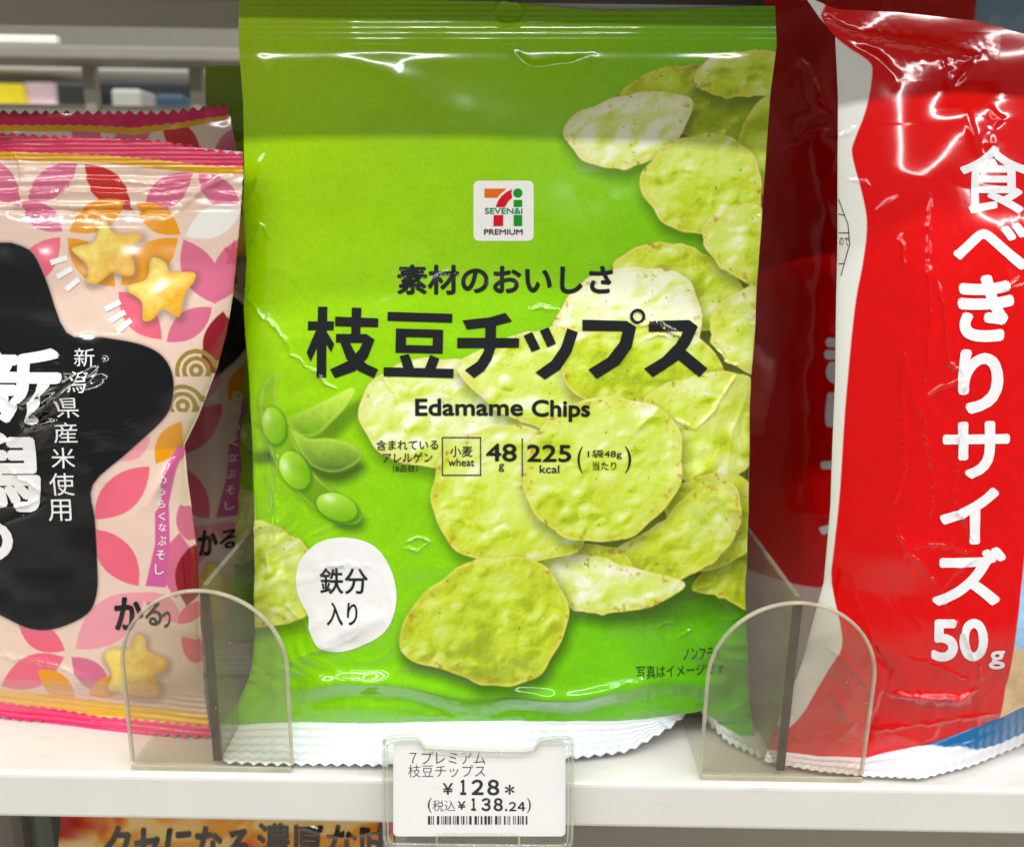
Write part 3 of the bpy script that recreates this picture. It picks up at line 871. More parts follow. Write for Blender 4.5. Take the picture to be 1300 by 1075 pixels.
def lens(x0, y0, x1, y1, w_=0.28, n=10):
    a, b = np.array((x0, y0), float), np.array((x1, y1), float)
    d = b - a; p = np.array([-d[1], d[0]])
    t = np.linspace(0, 1, n)
    s_ = 4 * t * (1 - t) * w_ * 0.85
    up_ = a + d * t[:, None] + p * s_[:, None]
    dn = a + d * t[:, None] - p * s_[:, None]
    return np.r_[up_, dn[::-1][1:-1]]
PK, PK2, PL, OR, RD, DK = (228, 100, 122), (208, 106, 136), (228, 150, 160), (226, 150, 14), (196, 40, 36), (140, 20, 36)
PETALS = [((-25, 200, 25, 262), PK2), ((35, 255, 98, 208), PK2), ((108, 209, 166, 267), RD), ((182, 267, 245, 220), PK2), ((252, 220, 305, 268), PK2),
          ((26, 256, 80, 294), PK2), ((88, 294, 158, 255), OR), ((172, 258, 229, 298), OR), ((236, 300, 308, 262), (232, 228, 222)),
          ((20, 365, 77, 301), PK), ((86, 302, 146, 364), OR), ((153, 362, 226, 302), OR), ((233, 304, 275, 386), PK2),
          ((150, 370, 206, 431), PK), ((212, 434, 270, 390), PK2), ((276, 384, 310, 300), PK2), ((284, 395, 270, 470), DK),
          ((150, 585, 191, 555), PL), ((198, 589, 230, 535), OR), ((121, 659, 190, 592), PK), ((121, 671, 176, 744), PK),
          ((95, 824, 184, 752), PL), ((180, 752, 230, 790), PL), ((22, 794, 82, 826), PK), ((2, 870, 81, 834), PK), ((90, 834, 142, 880), PK2),
          ((224, 792, 258, 765), PK), ((230, 808, 262, 845), PK), ((229, 640, 245, 690), PK2), ((228, 676, 222, 760), PK2), ((246, 690, 236, 770), DK), ((48, 850, 96, 888), OR), ((112, 880, 165, 862), OR),
          ((-30, 345, -5, 300), PK), ((264, 430, 276, 480), DK)]
STARS = [[(135, 281), (146, 296), (180, 298), (167, 318), (171, 338), (169, 349), (157, 350), (142, 346), (125, 359), (110, 358), (112, 339), (92, 319), (96, 313), (120, 306), (127, 284)],
         [(198, 327), (211, 334), (217, 345), (246, 346), (247, 357), (236, 372), (230, 400), (222, 400), (208, 392), (195, 405), (182, 406), (180, 383), (163, 370), (164, 362), (186, 354), (191, 331)],
         [(172, 806), (183, 809), (187, 826), (211, 836), (210, 849), (197, 857), (204, 871), (199, 883), (178, 883), (153, 877), (137, 874), (142, 855), (132, 834), (140, 824), (164, 823)]]
PANEL = [(-80, 312), (0, 308), (20, 310), (42, 322), (58, 355), (84, 422), (130, 428), (180, 437), (208, 453), (221, 480), (218, 512), (205, 535), (165, 572), (122, 614), (122, 660), (124, 720), (122, 755), (110, 780), (75, 797), (45, 800), (15, 790), (-40, 760), (-80, 740)]
def paint_pink(x, y, S=None, T=None):
    n = len(x)
    col = np.tile(lin((226, 198, 180)), (n, 1)) * (0.97 + 0.06 * fbm(x / 4, y / 4, 3, 2))[:, None]
    band = sstep(700, 820, y) * 0.0
    for (a, c) in PETALS:
        P = lens(*a)
        lo, hi = P.min(0) - 3, P.max(0) + 3
        m = (x > lo[0]) & (x < hi[0]) & (y > lo[1]) & (y < hi[1])
        if not m.any(): continue
        k = 1 - sstep(-0.8, 0.8, sdf(x[m], y[m], P))
        col[m] = mixc(col[m], lin(c), k)
    # fan pattern, its yellow darkened to carry the shade on that side
    for cx, cy_, r0 in ((250, 470, 28), (232, 515, 30)):
        r = np.hypot(x - cx, y - cy_ )
        m = (r < r0) & (y < cy_ + 8) & (np.mod(r, 9) > 3.5)
        col[m] = lin((150, 128, 52))
    # pink name stripe
    P = [(205, 640), (212, 590), (224, 568), (232, 566), (222, 610), (215, 640), (216, 690), (210, 746), (184, 744), (197, 690), (197, 650)]
    d = sdf(x, y, P)
    col = mixc(col, lin((206, 92, 150)), 1 - sstep(-1, 1, d))
    # black star panel
    d = np.full(n, 99.0); m = (x < 235) & (y > 290) & (y < 815); d[m] = sdf(x[m], y[m], smooth_closed(PANEL, 4))
    col = mixc(col, lin((150, 130, 130)), (1 - sstep(0, 5, d)) * 0.5)
    col = mixc(col, lin((13, 15, 17)), 1 - sstep(-0.9, 0.9, d))
    for k, P in enumerate(STARS):
        P = smooth_closed(P, 5)
        lo, hi = P.min(0) - 14, P.max(0) + 14
        m = (x > lo[0]) & (x < hi[0]) & (y > lo[1]) & (y < hi[1])
        X, Y = x[m], y[m]
        d = sdf(X, Y, P)
        C = mixc(col[m], lin((96, 84, 70)), (1 - sstep(-1, 10, sdf(X - 2, Y - 3, P))) * 0.55)
        g = np.clip(0.5 + (X - P[:, 0].mean()) / 90 + (Y - P[:, 1].mean()) / 90, 0, 1)
        v = g + 0.9 * (fbm(X / 12, Y / 12, 90 + k, 3) - 0.5)
        cc = mixc(np.tile(lin((240, 220, 120)), (len(X), 1)), lin((226, 168, 40)), np.clip(v, 0, 1))
        cc = cc * (0.9 + 0.2 * fbm(X / 3.5, Y / 3.5, 95, 2))[:, None]
        cc = mixc(cc, lin((214, 150, 30)), np.exp(-(d / 4) ** 2) * 0.45)
        col[m] = mixc(C, cc, 1 - sstep(-0.9, 0.9, d))
    d = sdf(x, y, [(297, 305), (301, 316), (309, 318), (303, 328), (303, 342), (296, 334), (287, 336), (290, 326), (284, 314), (293, 316)])
    col = mixc(col, lin((200, 84, 110)), 1 - sstep(-1, 1, d))
    return col

def paint_pseal(x, y, S, T):
    c = np.tile(lin((206, 30, 84)), (len(x), 1))
    g = lin((214, 160, 14))
    return mixc(c, g, sstep(0.66, 0.69, T)) * (0.93 + 0.14 * fbm(x / 9, y / 5, 4, 2))[:, None]
def paint_pfoot(x, y, S, T):
    c = np.tile(lin((232, 36, 108)), (len(x), 1))
    g = lin((236, 186, 16))
    return mixc(c, g, 1 - sstep(0.46, 0.5, T)) * (0.93 + 0.14 * fbm(x / 9, y / 5, 4, 2))[:, None]

M_pfilm = film_mat('pink_film', rough=0.12, bump=0.03, coat=0.8)
pink = empty('snack_bag', tuple(S_p.base(np.array([100.]), np.array([900.]))[0] * np.array([1, 1, 0])), 'pink cracker bag with a black star panel at the far left, nearest of its pair', 'snack bag', 'pink star cracker bags')
PTB = [(-90, 196), (0, 203), (130, 207), (200, 215), (260, 220), (309, 221)]
PBB = [(-90, 860), (0, 873), (100, 885), (160, 893), (264, 908)]
pf = patch('front_panel', S_p, [(-90, 196), (-90, 860)], PR, PTB, PBB, 420, 700, M_pfilm, pink, paint_pink)
patch('top_seal', S_p, [(-90, 160), (-90, 196)], [(308, 193), (309, 221)], teeth([(-90, 160), (0, 168), (100, 173), (200, 178), (245, 186), (308, 195)], 13, 5), PTB, 420, 50, M_pfilm, pink, paint_pseal)
patch('bottom_seal', S_p, [(-90, 860), (-90, 893)], [(264, 908), (268, 932)], PBB, teeth([(-90, 894), (0, 908), (60, 915), (130, 928), (200, 930), (268, 932)], 13, 5), 420, 50, M_pfilm, pink, paint_pfoot)
S_pb = Surf((-0.125, 0.0220, 0.0), lean=5, yaw=-8, hs=lambda x, y: -0.9 * p_hs(x, y) - 0.0009, hw=p_hw)
patch('back_panel', S_pb, [(-90, 160), (-90, 893)], [(308, 193)] + PR + [(268, 932)], [(-90, 160), (308, 193)], [(-90, 893), (268, 932)], 30, 60, M_foil, pink)
texts('printed_name', [("新", (-42, 440, 80, 535), 0.035), ("潟", (-52, 546, 60, 648), 0.03), ("の", (-70, 655, 19, 716), 0.03)], S_p, M_wink, pf)
texts('printed_note', [("新", (95, 442, 121, 465), 0.0), ("潟", (91, 471, 117, 497), 0.0), ("県", (84, 503, 110, 528), 0.0), ("産", (79, 534, 107, 560), 0.0), ("米", (74, 566, 103, 592), 0.0), ("使", (70, 598, 100, 627), 0.0), ("用", (66, 632, 94, 660), 0.0)], S_p, M_wink, pf)
texts('printed_name_note', [("か", (145, 757, 182, 800), 0.03), ("る", (184, 764, 205, 794), 0.02), ("っ", (205, 776, 216, 797), 0.02)], S_p, M_black, pf)
texts('printed_flavour', [("の", (207, 602, 216, 612), 0.01), ("う", (203, 618, 212, 628), 0.01), ("ら", (201, 634, 211, 644), 0.01), ("く", (202, 650, 211, 660), 0.01), ("な", (202, 664, 212, 674), 0.01), ("ぶ", (201, 680, 212, 692), 0.01), ("そ", (199, 698, 210, 710), 0.01), ("し", (197, 716, 208, 729), 0.01)], S_p, M_wink, pf, step=5)
polys('printed_dashes', [bar(a, b, 7) for a, b in (((65, 334), (86, 327)), ((73, 352), (92, 341)), ((84, 368), (101, 354)), ((133, 393), (153, 383)), ((139, 408), (159, 396)), ((150, 421), (167, 406)))], S_p, M_wink, pf)

def p2_map(x, y):
    return (x - 283) / 0.88 + 197, (y - 660) / 0.95 + 745
def p2_hw(x, y):
    q = np.clip((304 - x) / 60, 0, 1)
    h = -0.010 * (1 - q) ** 2 * sstep(170, 260, y)
    return h + 0.003 * (fbm(x / 70, y / 90, 261, 3) - 0.5) + (1 - sstep(150, 175, y)) * 0.001 * (vnoise(x / 22, y / 30, 53) - 0.5)
S_p2 = Surf((-0.125, 0.066, 0.0), lean=3, yaw=-4, hw=p2_hw)
def paint_pink2(x, y, S=None, T=None):
    return paint_pink(*p2_map(x, y))
pink2 = empty('snack_bag', tuple(S_p2.base(np.array([100.]), np.array([860.]))[0] * np.array([1, 1, 0])), 'pink cracker bag standing behind another, its crimson toothed top and shaded right side showing', 'snack bag', 'pink star cracker bags')
T2 = [(-90, 165), (0, 167), (104, 167), (172, 172), (182, 169), (294, 153)]
R2p = [(294, 153), (303, 200), (305, 420), (304, 650), (296, 740), (290, 870)]
pf2 = patch('front_panel', S_p2, [(-90, 165), (-90, 860)], R2p, T2, [(-90, 860), (290, 870)], 340, 520, M_pfilm, pink2, paint_pink2)
patch('top_seal', S_p2, [(-90, 139), (-90, 165)], [(285, 131), (294, 153)], teeth([(-90, 139), (0, 139), (120, 140), (200, 140), (240, 136), (285, 131)], 13, 6), T2, 360, 40, M_pfilm, pink2, paint_pseal)
S_pb2 = Surf((-0.125, 0.082, 0.0), lean=3, yaw=-4)
patch('back_panel', S_pb2, [(-90, 165), (-90, 840)], [(285, 165), (285, 840)], [(-90, 165), (285, 165)], [(-90, 840), (285, 840)], 8, 12, M_foil, pink2)
texts('printed_name_note', [("か", (251, 673, 273, 707), 0.03), ("る", (274, 677, 296, 702), 0.02)], S_p2, M_black, pf2)
texts('printed_flavour', [(ch, (282 + (6 - k) * 0.8, 500 + k * 20, 291 + (6 - k) * 0.8, 511 + k * 20), 0.01) for k, ch in enumerate("のうらくなぶそし")], S_p2, M_wink, pf2, step=5)

# ================================================================== RED SNACK BAG
RL = [(1020, -6), (1040, 22), (1061, 46), (1063, 120), (1062, 300), (1059, 480), (1054, 640), (1046, 740), (1020, 840), (990, 915), (976, 953)]
RR = [(1460, 60), (1460, 850)]
RT = [(1020, -6), (1060, 12), (1140, 16), (1240, 27), (1300, 44), (1460, 60)]
RB = [(976, 953), (1040, 962), (1100, 964), (1200, 937), (1270, 912), (1340, 880), (1460, 850)]
rly, rlx = [p[1] for p in RL], [p[0] for p in RL]
def r_hs(x, y):
    L = np.interp(y, rly, rlx)
    q = np.clip((x - L) / 240, 0, 1)
    return 0.0150 * np.clip(1 - (1 - q) ** 2, 0, 1) ** 0.7 * sstep(-10, 460, y) * (1 - 0.75 * sstep(760, 955, y))
R_CR = [([(1040, 18), (1090, 44), (1140, 58), (1238, 73)], 5, 0.0014), ([(1238, 73), (1225, 90), (1208, 112)], 5, 0.0012), ([(1195, 80), (1205, 100), (1210, 112)], 4, -0.0008),
        ([(1078, 45), (1105, 75), (1135, 105)], 9, 0.0012), ([(1220, 150), (1232, 170), (1242, 200)], 6, 0.0011), ([(1260, 140), (1268, 150), (1255, 165)], 6, 0.0012), ([(1252, 170), (1256, 195)], 7, 0.0011),
        ([(1175, 250), (1172, 330), (1172, 420), (1168, 490)], 2.4, 0.00030), ([(1185, 360), (1195, 430), (1198, 460), (1222, 475)], 2.4, 0.00035),
        ([(1142, 440), (1140, 520), (1142, 590), (1130, 640)], 2.6, 0.00030), ([(1160, 505), (1170, 560), (1182, 610), (1178, 660)], 2.4, 0.00034), ([(1222, 480), (1215, 560), (1208, 620), (1215, 650), (1235, 690)], 2.4, 0.00035),
        ([(1166, 505), (1188, 490), (1220, 482)], 2.4, 0.00028), ([(1130, 660), (1150, 700), (1172, 720), (1190, 742)], 2.6, 0.00032), ([(1150, 690), (1195, 690), (1235, 700)], 2.2, 0.00022), ([(1240, 705), (1210, 725), (1195, 745), (1202, 770)], 2.4, 0.00035), ([(1205, 780), (1225, 810), (1242, 850), (1245, 872)], 2.6, 0.00035),
        ([(1125, 882), (1180, 882), (1215, 884), (1245, 872)], 3.5, 0.0011), ([(1140, 830), (1190, 845), (1240, 866)], 3.0, 0.0003), ([(1105, 930), (1160, 920), (1270, 905)], 3, 0.0004),
        ([(1112, 820), (1125, 855), (1118, 890), (1100, 960)], 6, -0.0012), ([(1075, 230), (1088, 231), (1102, 237)], 3, 0.00035), ([(1112, 266), (1125, 258), (1136, 252)], 2.4, 0.00035), ([(1140, 300), (1143, 330), (1148, 342)], 2.4, 0.0003),
        ([(1058, 176), (1075, 170), (1090, 160)], 4, 0.0006), ([(1292, 355), (1275, 366), (1300, 362)], 2.4, 0.0003), ([(1050, 820), (1085, 850), (1110, 880)], 5, 0.0009), ([(1040, 900), (1060, 880), (1085, 920), (1060, 945)], 5, 0.0010)]
def r_hw(x, y):
    sh = x.shape; x = x.ravel(); y = y.ravel()
    h = 0.0030 * (fbm(x / 170, y / 200, 141, 2) - 0.5) * sstep(0, 60, y)
    h -= 0.0013 * np.abs(fbm(x / 48 + 2 * fbm(x / 70, y / 90, 147, 2), y / 110, 143, 3) - 0.5) * sstep(180, 420, y) * sstep(1080, 1150, x)
    h += 0.0022 * np.exp(-(dline(x, y, [(1225, 120), (1180, 230), (1168, 420), (1150, 560), (1135, 700)]) / 40) ** 2) * sstep(90, 160, y)
    foot = sstep(800, 880, y)
    h -= foot * 0.0026 * np.abs(fbm(x / 55, y / 60, 149, 3) - 0.5)
    for pts, w_, amp in R_CR: h += crease(x, y, pts, w_, amp * (0.62 if w_ > 3.6 else 1.0))
    return h.reshape(sh)
S_r = Surf((0.14, 0.0130, 0.0), lean=5.5, hs=r_hs, hw=r_hw)
WAVE = [(1058, -40), (1042, 20), (1070, 55), (1100, 78), (1106, 96), (1098, 140), (1083, 180), (1081, 200), (1095, 255), (1099, 290), (1093, 340), (1086, 380), (1078, 450), (1072, 520), (1066, 620), (1058, 700), (1056, 740), (1070, 810), (1060, 840), (1025, 900), (1002, 925), (985, 920), (960, 900), (900, 700), (900, -40)]
def paint_red(x, y, S=None, T=None):
    n = len(x)
    col = np.tile(lin((216, 3, 4)), (n, 1)) * (0.97 + 0.06 * fbm(x / 5, y / 5, 3, 2))[:, None]
    d = sdf(x, y, smooth_closed(WAVE, 3))
    col = mixc(col, lin((228, 228, 222)), 1 - sstep(-1, 1, d))
    # picture side
    e = np.interp(y, [-50, 640, 720, 800, 860, 920, 960], [1330, 1312, 1300, 1290, 1281, 1268, 1255])
    m = sstep(-1, 1, x - e)
    pic = mixc(np.tile(lin((150, 200, 232)), (n, 1)), lin((222, 190, 140)), sstep(815, 830, y + 8 * (fbm(x / 9, y / 9, 9, 2) - .5)))
    pic = pic * (0.85 + 0.3 * fbm(x / 8, y / 8, 10, 3))[:, None]
    return mixc(col, pic, m)
M_rfilm = film_mat('red_film', rough=0.10, bump=0.02, coat=0.45)
red = empty('snack_bag', (0.14, 0.014, 0.0), 'bright red snack bag with white vertical lettering, standing right of the right divider', 'snack bag', 'red snack bags')
rf = patch('front_panel', S_r, RL, RR, RT, RB, 460, 800, M_rfilm, red, paint_red)
S_rb = Surf((0.14, 0.0130, 0.0), lean=5.5, hs=lambda x, y: -1.1 * r_hs(x, y) - 0.0012, hw=r_hw)
patch('back_panel', S_rb, RL, RR, RT, RB, 40, 60, solid('pouch_back_red', (150, 10, 10), rough=0.25), red)
def paint_rseal(x, y, S, T):
    c = np.tile(lin((232, 230, 236)), (len(x), 1))
    m = 0 * x
    m = np.maximum(m, sstep(0, 0.06, 0.74 * sstep(1150, 1280, x + 10 * T) - T))
    return mixc(c, lin((24, 104, 158)), m)
def rbump(px, py, S, T):
    return 0.0004 * np.sin(T * 2 * math.pi * 3) + 0.0012 * (fbm(px / 60, T * 2, 88, 2) - 0.5) * np.sin(T * math.pi)
ribbon('bottom_seal', RB, S_r, teeth([(970, 966), (1040, 979), (1100, 985), (1170, 988), (1235, 971), (1300, 944), (1380, 920), (1460, 900)], 11, 2.5), F0, 420, 40, M_white, red, paint_rseal, rbump)
M_rw = ink('white_print', (236, 236, 238))
texts('printed_slogan', [("食", (1212, 186, 1306, 272), 0.018), ("べ", (1205, 283, 1304, 343), 0.035), ("き", (1211, 349, 1286, 434), 0.04), ("り", (1212, 443, 1273, 525), 0.04),
                         ("サ", (1193, 534, 1282, 607), 0.035), ("イ", (1190, 618, 1268, 690), 0.035), ("ズ", (1181, 694, 1277, 768), 0.035)], S_r, M_rw, rf)
texts('printed_weight', [("50", (1181, 784, 1253, 838), 0.04), ("g", (1255, 825, 1275, 849), 0.03)], S_r, M_rw, rf)
bm = bmesh.new()
for p in (bar((1063, 253), (1075, 285), 1), bar((1075, 285), (1077, 310), 1), bar((1077, 310), (1066, 350), 1), bar((1063, 272), (1071, 274), 1), bar((1063, 296), (1077, 296), 1), bar((1063, 335), (1070, 335), 1)):
    add_poly(bm, p, 2)
add_text(bm, "ので", (1064, 302, 1076, 312), 0.0)
print_bm('printed_side_note', bm, S_r, M_black, rf)

def r2_hw(x, y):
    q = np.clip((x - 962) / 90, 0, 1)
    h = -0.022 * (1 - q) ** 2 + 0.005 * (fbm(x / 110, y / 150, 241, 3) - 0.5)
    h = h - 0.004 * np.abs(fbm(x / 60, y / 120, 243, 3) - 0.5)
    for pts in ([(1020, 60), (1045, 120), (1062, 150)], [(1000, 190), (1030, 165), (1062, 158)]):
        h = h + crease(x.ravel(), y.ravel(), pts, 3, 0.0008).reshape(x.shape)
    return h
S_r2 = Surf((0.14, 0.135, 0.0), lean=4, hw=r2_hw)
def paint_red2(x, y, S=None, T=None):
    col = np.tile(lin((226, 8, 6)), (len(x), 1)) * (0.97 + 0.06 * fbm(x / 5, y / 5, 3, 2))[:, None]
    return mixc(col, lin((150, 190, 215)), sstep(1237, 1240, x + 0.08 * y))
red2 = empty('snack_bag', (0.116, 0.135, 0.0), 'dark red snack bag in shade, between the lime green bag and the bright red bag', 'snack bag', 'red snack bags')
L2, R2 = [(984, -40), (972, 300), (962, 560), (965, 790)], [(1420, -40), (1400, 300), (1380, 790)]
rf2 = patch('front_panel', S_r2, L2, R2, [(984, -40), (1420, -40)], [(965, 790), (1380, 790)], 260, 420, M_rfilm, red2, paint_red2)
S_rb2 = Surf((0.14, 0.165, 0.0), lean=4)
patch('back_panel', S_rb2, L2, R2, [(990, -40), (1420, -40)], [(975, 770), (1380, 770)], 12, 20, M_foil, red2)
texts('printed_slogan', [("き", (1046, 420, 1108, 490), 0.04), ("り", (1047, 498, 1100, 560), 0.04), ("サ", (1042, 572, 1112, 630), 0.035), ("イ", (1040, 640, 1100, 700), 0.035)], S_r2, M_rw, rf2)

# ================================================================== CLEAR DIVIDERS
M_div = clear_plastic('smoked_acrylic', (0.93, 0.915, 0.88), haze=0.065, haze_rgb=(190, 184, 165), rough=0.07)
M_rim = clear_plastic('acrylic_rim', (0.80, 0.78, 0.70), haze=0.40, haze_rgb=(232, 226, 204), rough=0.12)
def plane_y(px, py, Y):
    d = rays(np.array([float(px)]), np.array([float(py)]))[0]
    return CAM + d * ((Y - CAM[1]) / d[1])
YD = 0.0028
M_wall = clear_plastic('smoked_wall', (0.83, 0.81, 0.76), haze=0.13, haze_rgb=(176, 168, 146), rough=0.1)
M_edge2 = clear_plastic('acrylic_top_edge', (0.75, 0.73, 0.66), haze=0.22, haze_rgb=(206, 200, 180), rough=0.1)
M_base = clear_plastic('acrylic_foot', (0.965, 0.96, 0.94), haze=0.03, rough=0.1)
def make_divider(xc, xw, hw, top, label):
    d = empty('shelf_divider', (xc, YD, 0.0), label, 'shelf divider', 'clear shelf dividers')
    r = hw
    arc = [(xc + r * math.cos(a), top - r + r * math.sin(a)) for a in np.linspace(0, math.pi, 41)]
    outl = [(xc - hw, 0.0022), (xc + hw, 0.0022)] + arc
    bm = bmesh.new()
    th = 0.0010
    A = [bm.verts.new((p[0], YD, p[1])) for p in outl]
    f = bm.faces.new(A)
    e = bmesh.ops.extrude_face_region(bm, geom=[f])
    bmesh.ops.translate(bm, verts=[v for v in e['geom'] if isinstance(v, bmesh.types.BMVert)], vec=(0, th, 0))
    bmesh.ops.recalc_face_normals(bm, faces=bm.faces[:])
    plate = bm_obj('front_plate', bm, M_div, d)
    # pale moulded lip that runs round the plate
    path = [(xc - hw, 0.0022)] + arc[::-1] + [(xc + hw, 0.0022)]
    P = np.array([(p[0], YD + th / 2, p[1]) for p in path])
    tan = np.gradient(P, axis=0); tan /= np.linalg.norm(tan, axis=1, keepdims=True)
    nrm = np.cross(tan, np.array([0, 1.0, 0]))
    k = 8; V = []; F = []
    for i in range(len(P)):
        for j in range(k):
            a = 2 * math.pi * j / k
            V.append(P[i] + 0.00058 * math.cos(a) * nrm[i] + np.array([0, 0.0008 * math.sin(a), 0]))
    for i in range(len(P) - 1):
        for j in range(k):
            F.append((i * k + j, i * k + (j + 1) % k, (i + 1) * k + (j + 1) % k, (i + 1) * k + j))
    mesh_from('rim', V, F, M_rim, plate)
    # wall that runs back into the shelf
    bm = bmesh.new()
    box_bm(bm, xw - 0.0010, xw + 0.0010, YD + 0.0016, 0.23, 0.0022, top + 0.0006, 0.0003, 1)
    wall = bm_obj('divider_wall', bm, M_wall, d)
    box('wall_edge', xw - 0.00115, xw + 0.00115, YD + 0.0012, YD + 0.0024, 0.0022, top - 0.0006, solid_edge, d)
    # foot
    box('foot_strip', xc - hw, xc + hw, YD - 0.0009, YD - 0.0002, 0.0001, 0.0017, M_rim, d, 0.0002)
    box('wall_edge', xw - 0.0007, xw + 0.0007, YD + 0.0024, 0.23, top + 0.0008, top + 0.0012, M_edge2, d)
    box('base', xc - hw, xc + hw, YD, YD + 0.030, 0.0001, 0.0018, M_base, d, 0.0003)
    return d
solid_edge = clear_plastic('acrylic_cut_edge', (0.30, 0.29, 0.24), haze=0.35, haze_rgb=(110, 106, 88), rough=0.2)
def div_from_px(xl, xr, yb, xtop, ytop, xwall, label):
    a, b = plane_y(xl, yb, YD), plane_y(xr, yb + (xr - xl) * 0.0175, YD)
    t = plane_y(xtop, ytop, YD)
    wv = plane_y(xwall, yb, YD)
    return make_divider((a[0] + b[0]) / 2, wv[0], (b[0] - a[0]) / 2, t[2], label)
div_from_px(169, 371, 979, 268, 751, 275, 'clear smoky divider with rounded front plate, between pink bags and lime green bag')
div_from_px(888, 1092, 996, 1010, 766, 991, 'clear smoky divider with rounded front plate, between lime green bag and red bags')

# ================================================================== PRICE TAG
S_t = Surf((0.0, -0.0045, 0.0), lean=14)
M_tagp = clear_plastic('tag_plastic', (0.985, 0.988, 0.98), haze=0.02, haze_rgb=(225, 225, 215), rough=0.04)
M_tagr = clear_plastic('tag_rim', (0.91, 0.92, 0.89), haze=0.20, haze_rgb=(236, 236, 226), rough=0.08)
tagh = empty('price_tag_holder', tuple(S_t.at(np.array([607.]), np.array([1065.]))[0]), 'clear plastic price tag holder clipped to the white shelf edge', 'tag holder')
def solid_plate(name, outline, surf, off0, off1, mat, parent):
    o = np.array(outline, float)
    A, B = surf.at(o[:, 0], o[:, 1], off0), surf.at(o[:, 0], o[:, 1], off1)
    bm = bmesh.new(); rl = Vector(root_loc(parent))
    va = [bm.verts.new(Vector(p) - rl) for p in A]; vb = [bm.verts.new(Vector(p) - rl) for p in B]
    bm.faces.new(va); bm.faces.new(vb[::-1])
    for i in range(len(va)):
        bm.faces.new((va[i], va[i - 1], vb[i - 1], vb[i]))
    bmesh.ops.recalc_face_normals(bm, faces=bm.faces[:])
    me = bpy.data.meshes.new(name); bm.to_mesh(me); bm.free()
    return link_mesh(name, me, mat, parent)
def tube_px(name, pts, surf, off, r, mat, parent, k=8, closed=False, flat=1.0):
    p = np.array(pts, float)
    P = surf.at(p[:, 0], p[:, 1], off)
    if closed:
        tan = np.roll(P, -1, 0) - np.roll(P, 1, 0)
    else:
        tan = np.gradient(P, axis=0)
    tan /= np.linalg.norm(tan, axis=1, keepdims=True) + 1e-12
    s_ = np.cross(tan, surf.n)
    V = []; F = []
    for i in range(len(P)):
        for j in range(k):
            a = 2 * math.pi * j / k
            V.append(P[i] + r * math.cos(a) * s_[i] + r * flat * math.sin(a) * surf.n)
    m = len(P)
    for i in range(m if closed else m - 1):
        for j in range(k):
            i2 = (i + 1) % m
            F.append((i * k + j, i * k + (j + 1) % k, i2 * k + (j + 1) % k, i2 * k + j))
    return mesh_from(name, V, F, mat, parent)
OUT = [(487, 950), (488, 942), (494, 936), (524, 934), (531, 937), (538, 947), (560, 949), (630, 952), (676, 951), (684, 941), (692, 937), (720, 936), (727, 942), (727, 955),
       (726, 1062), (720, 1071), (708, 1074), (505, 1072), (494, 1068), (488, 1060)]
OUT = smooth_closed(OUT, 3)
solid_plate('front_window', OUT, S_t, 0.0009, 0.0013, M_tagp, tagh)
solid_plate('back_plate', OUT, S_t, -0.0016, -0.0012, M_tagp, tagh)
tube_px('rim', OUT, S_t, 0.0, 0.00050, M_tagr, tagh, closed=True, flat=2.6)
cen = np.array([607, 1005])
tube_px('rim', cen + (OUT - cen) * np.array([0.955, 0.945]), S_t, 0.0012, 0.00028, M_tagr, tagh, closed=True)
tube_px('clip_tab', rrect(555, 1055, 659, 1072, 4), S_t, 0.0016, 0.00032, M_tagr, tagh, closed=True)
card = empty('price_card', tuple(S_t.at(np.array([607.]), np.array([1060.]))[0]), 'white printed price card reading 128 yen, held inside the clear holder', 'price card')
paper = solid_plate('paper', rrect(499, 941, 718, 1062, 6), S_t, -0.0008, -0.0004, solid('card_paper', (243, 241, 242), rough=0.7, var=0.02), card)
M_card = ink('card_ink', (18, 18, 20), rough=0.7, spec=0.2)
S_t.hw = lambda x, y: np.full_like(x, -0.00040)
texts('printed_name', [("７プレミアム", (520, 954, 616, 970), -0.004), ("枝豆チップス", (518, 971, 616, 987), -0.004)], S_t, M_card, paper, step=30, off=0.00005)
texts('printed_price', [("¥", (562, 994, 575, 1009), 0.02), ("１", (584, 989.5, 592, 1009.5), 0.04), ("２", (598.5, 989.5, 614, 1009.5), 0.04), ("８", (618.5, 989.5, 634, 1010), 0.04), ("*", (641, 996, 653, 1009), 0.03), ("(", (543, 1013, 548, 1032), 0.0), ("税込", (549, 1016, 578, 1030), -0.004), ("¥", (581, 1017, 591, 1028), 0.02),
                        ("１", (598, 1013, 604.5, 1029.5), 0.04), ("３", (611, 1013, 623, 1030), 0.04), ("８", (626.5, 1013, 638.5, 1030), 0.04), (".", (641, 1026.5, 644, 1030), 0.03), ("２", (646, 1018, 655.5, 1030), 0.035), ("４", (657, 1018, 667, 1030), 0.035), (")", (669, 1013, 674, 1032), 0.0)], S_t, M_card, paper, step=30, off=0.00005)
bm = bmesh.new()
xx = 543.0
brng = np.random.default_rng(3)
while xx < 673:
    wd = brng.choice([1.1, 1.1, 2.2, 3.2]); add_poly(bm, [(xx, 1036), (xx + wd, 1036), (xx + wd, 1047), (xx, 1047)]); xx += wd + brng.choice([1.2, 1.2, 2.4, 3.6])
print_bm('printed_barcode', bm, S_t, M_card, paper, 0.00005, 200)

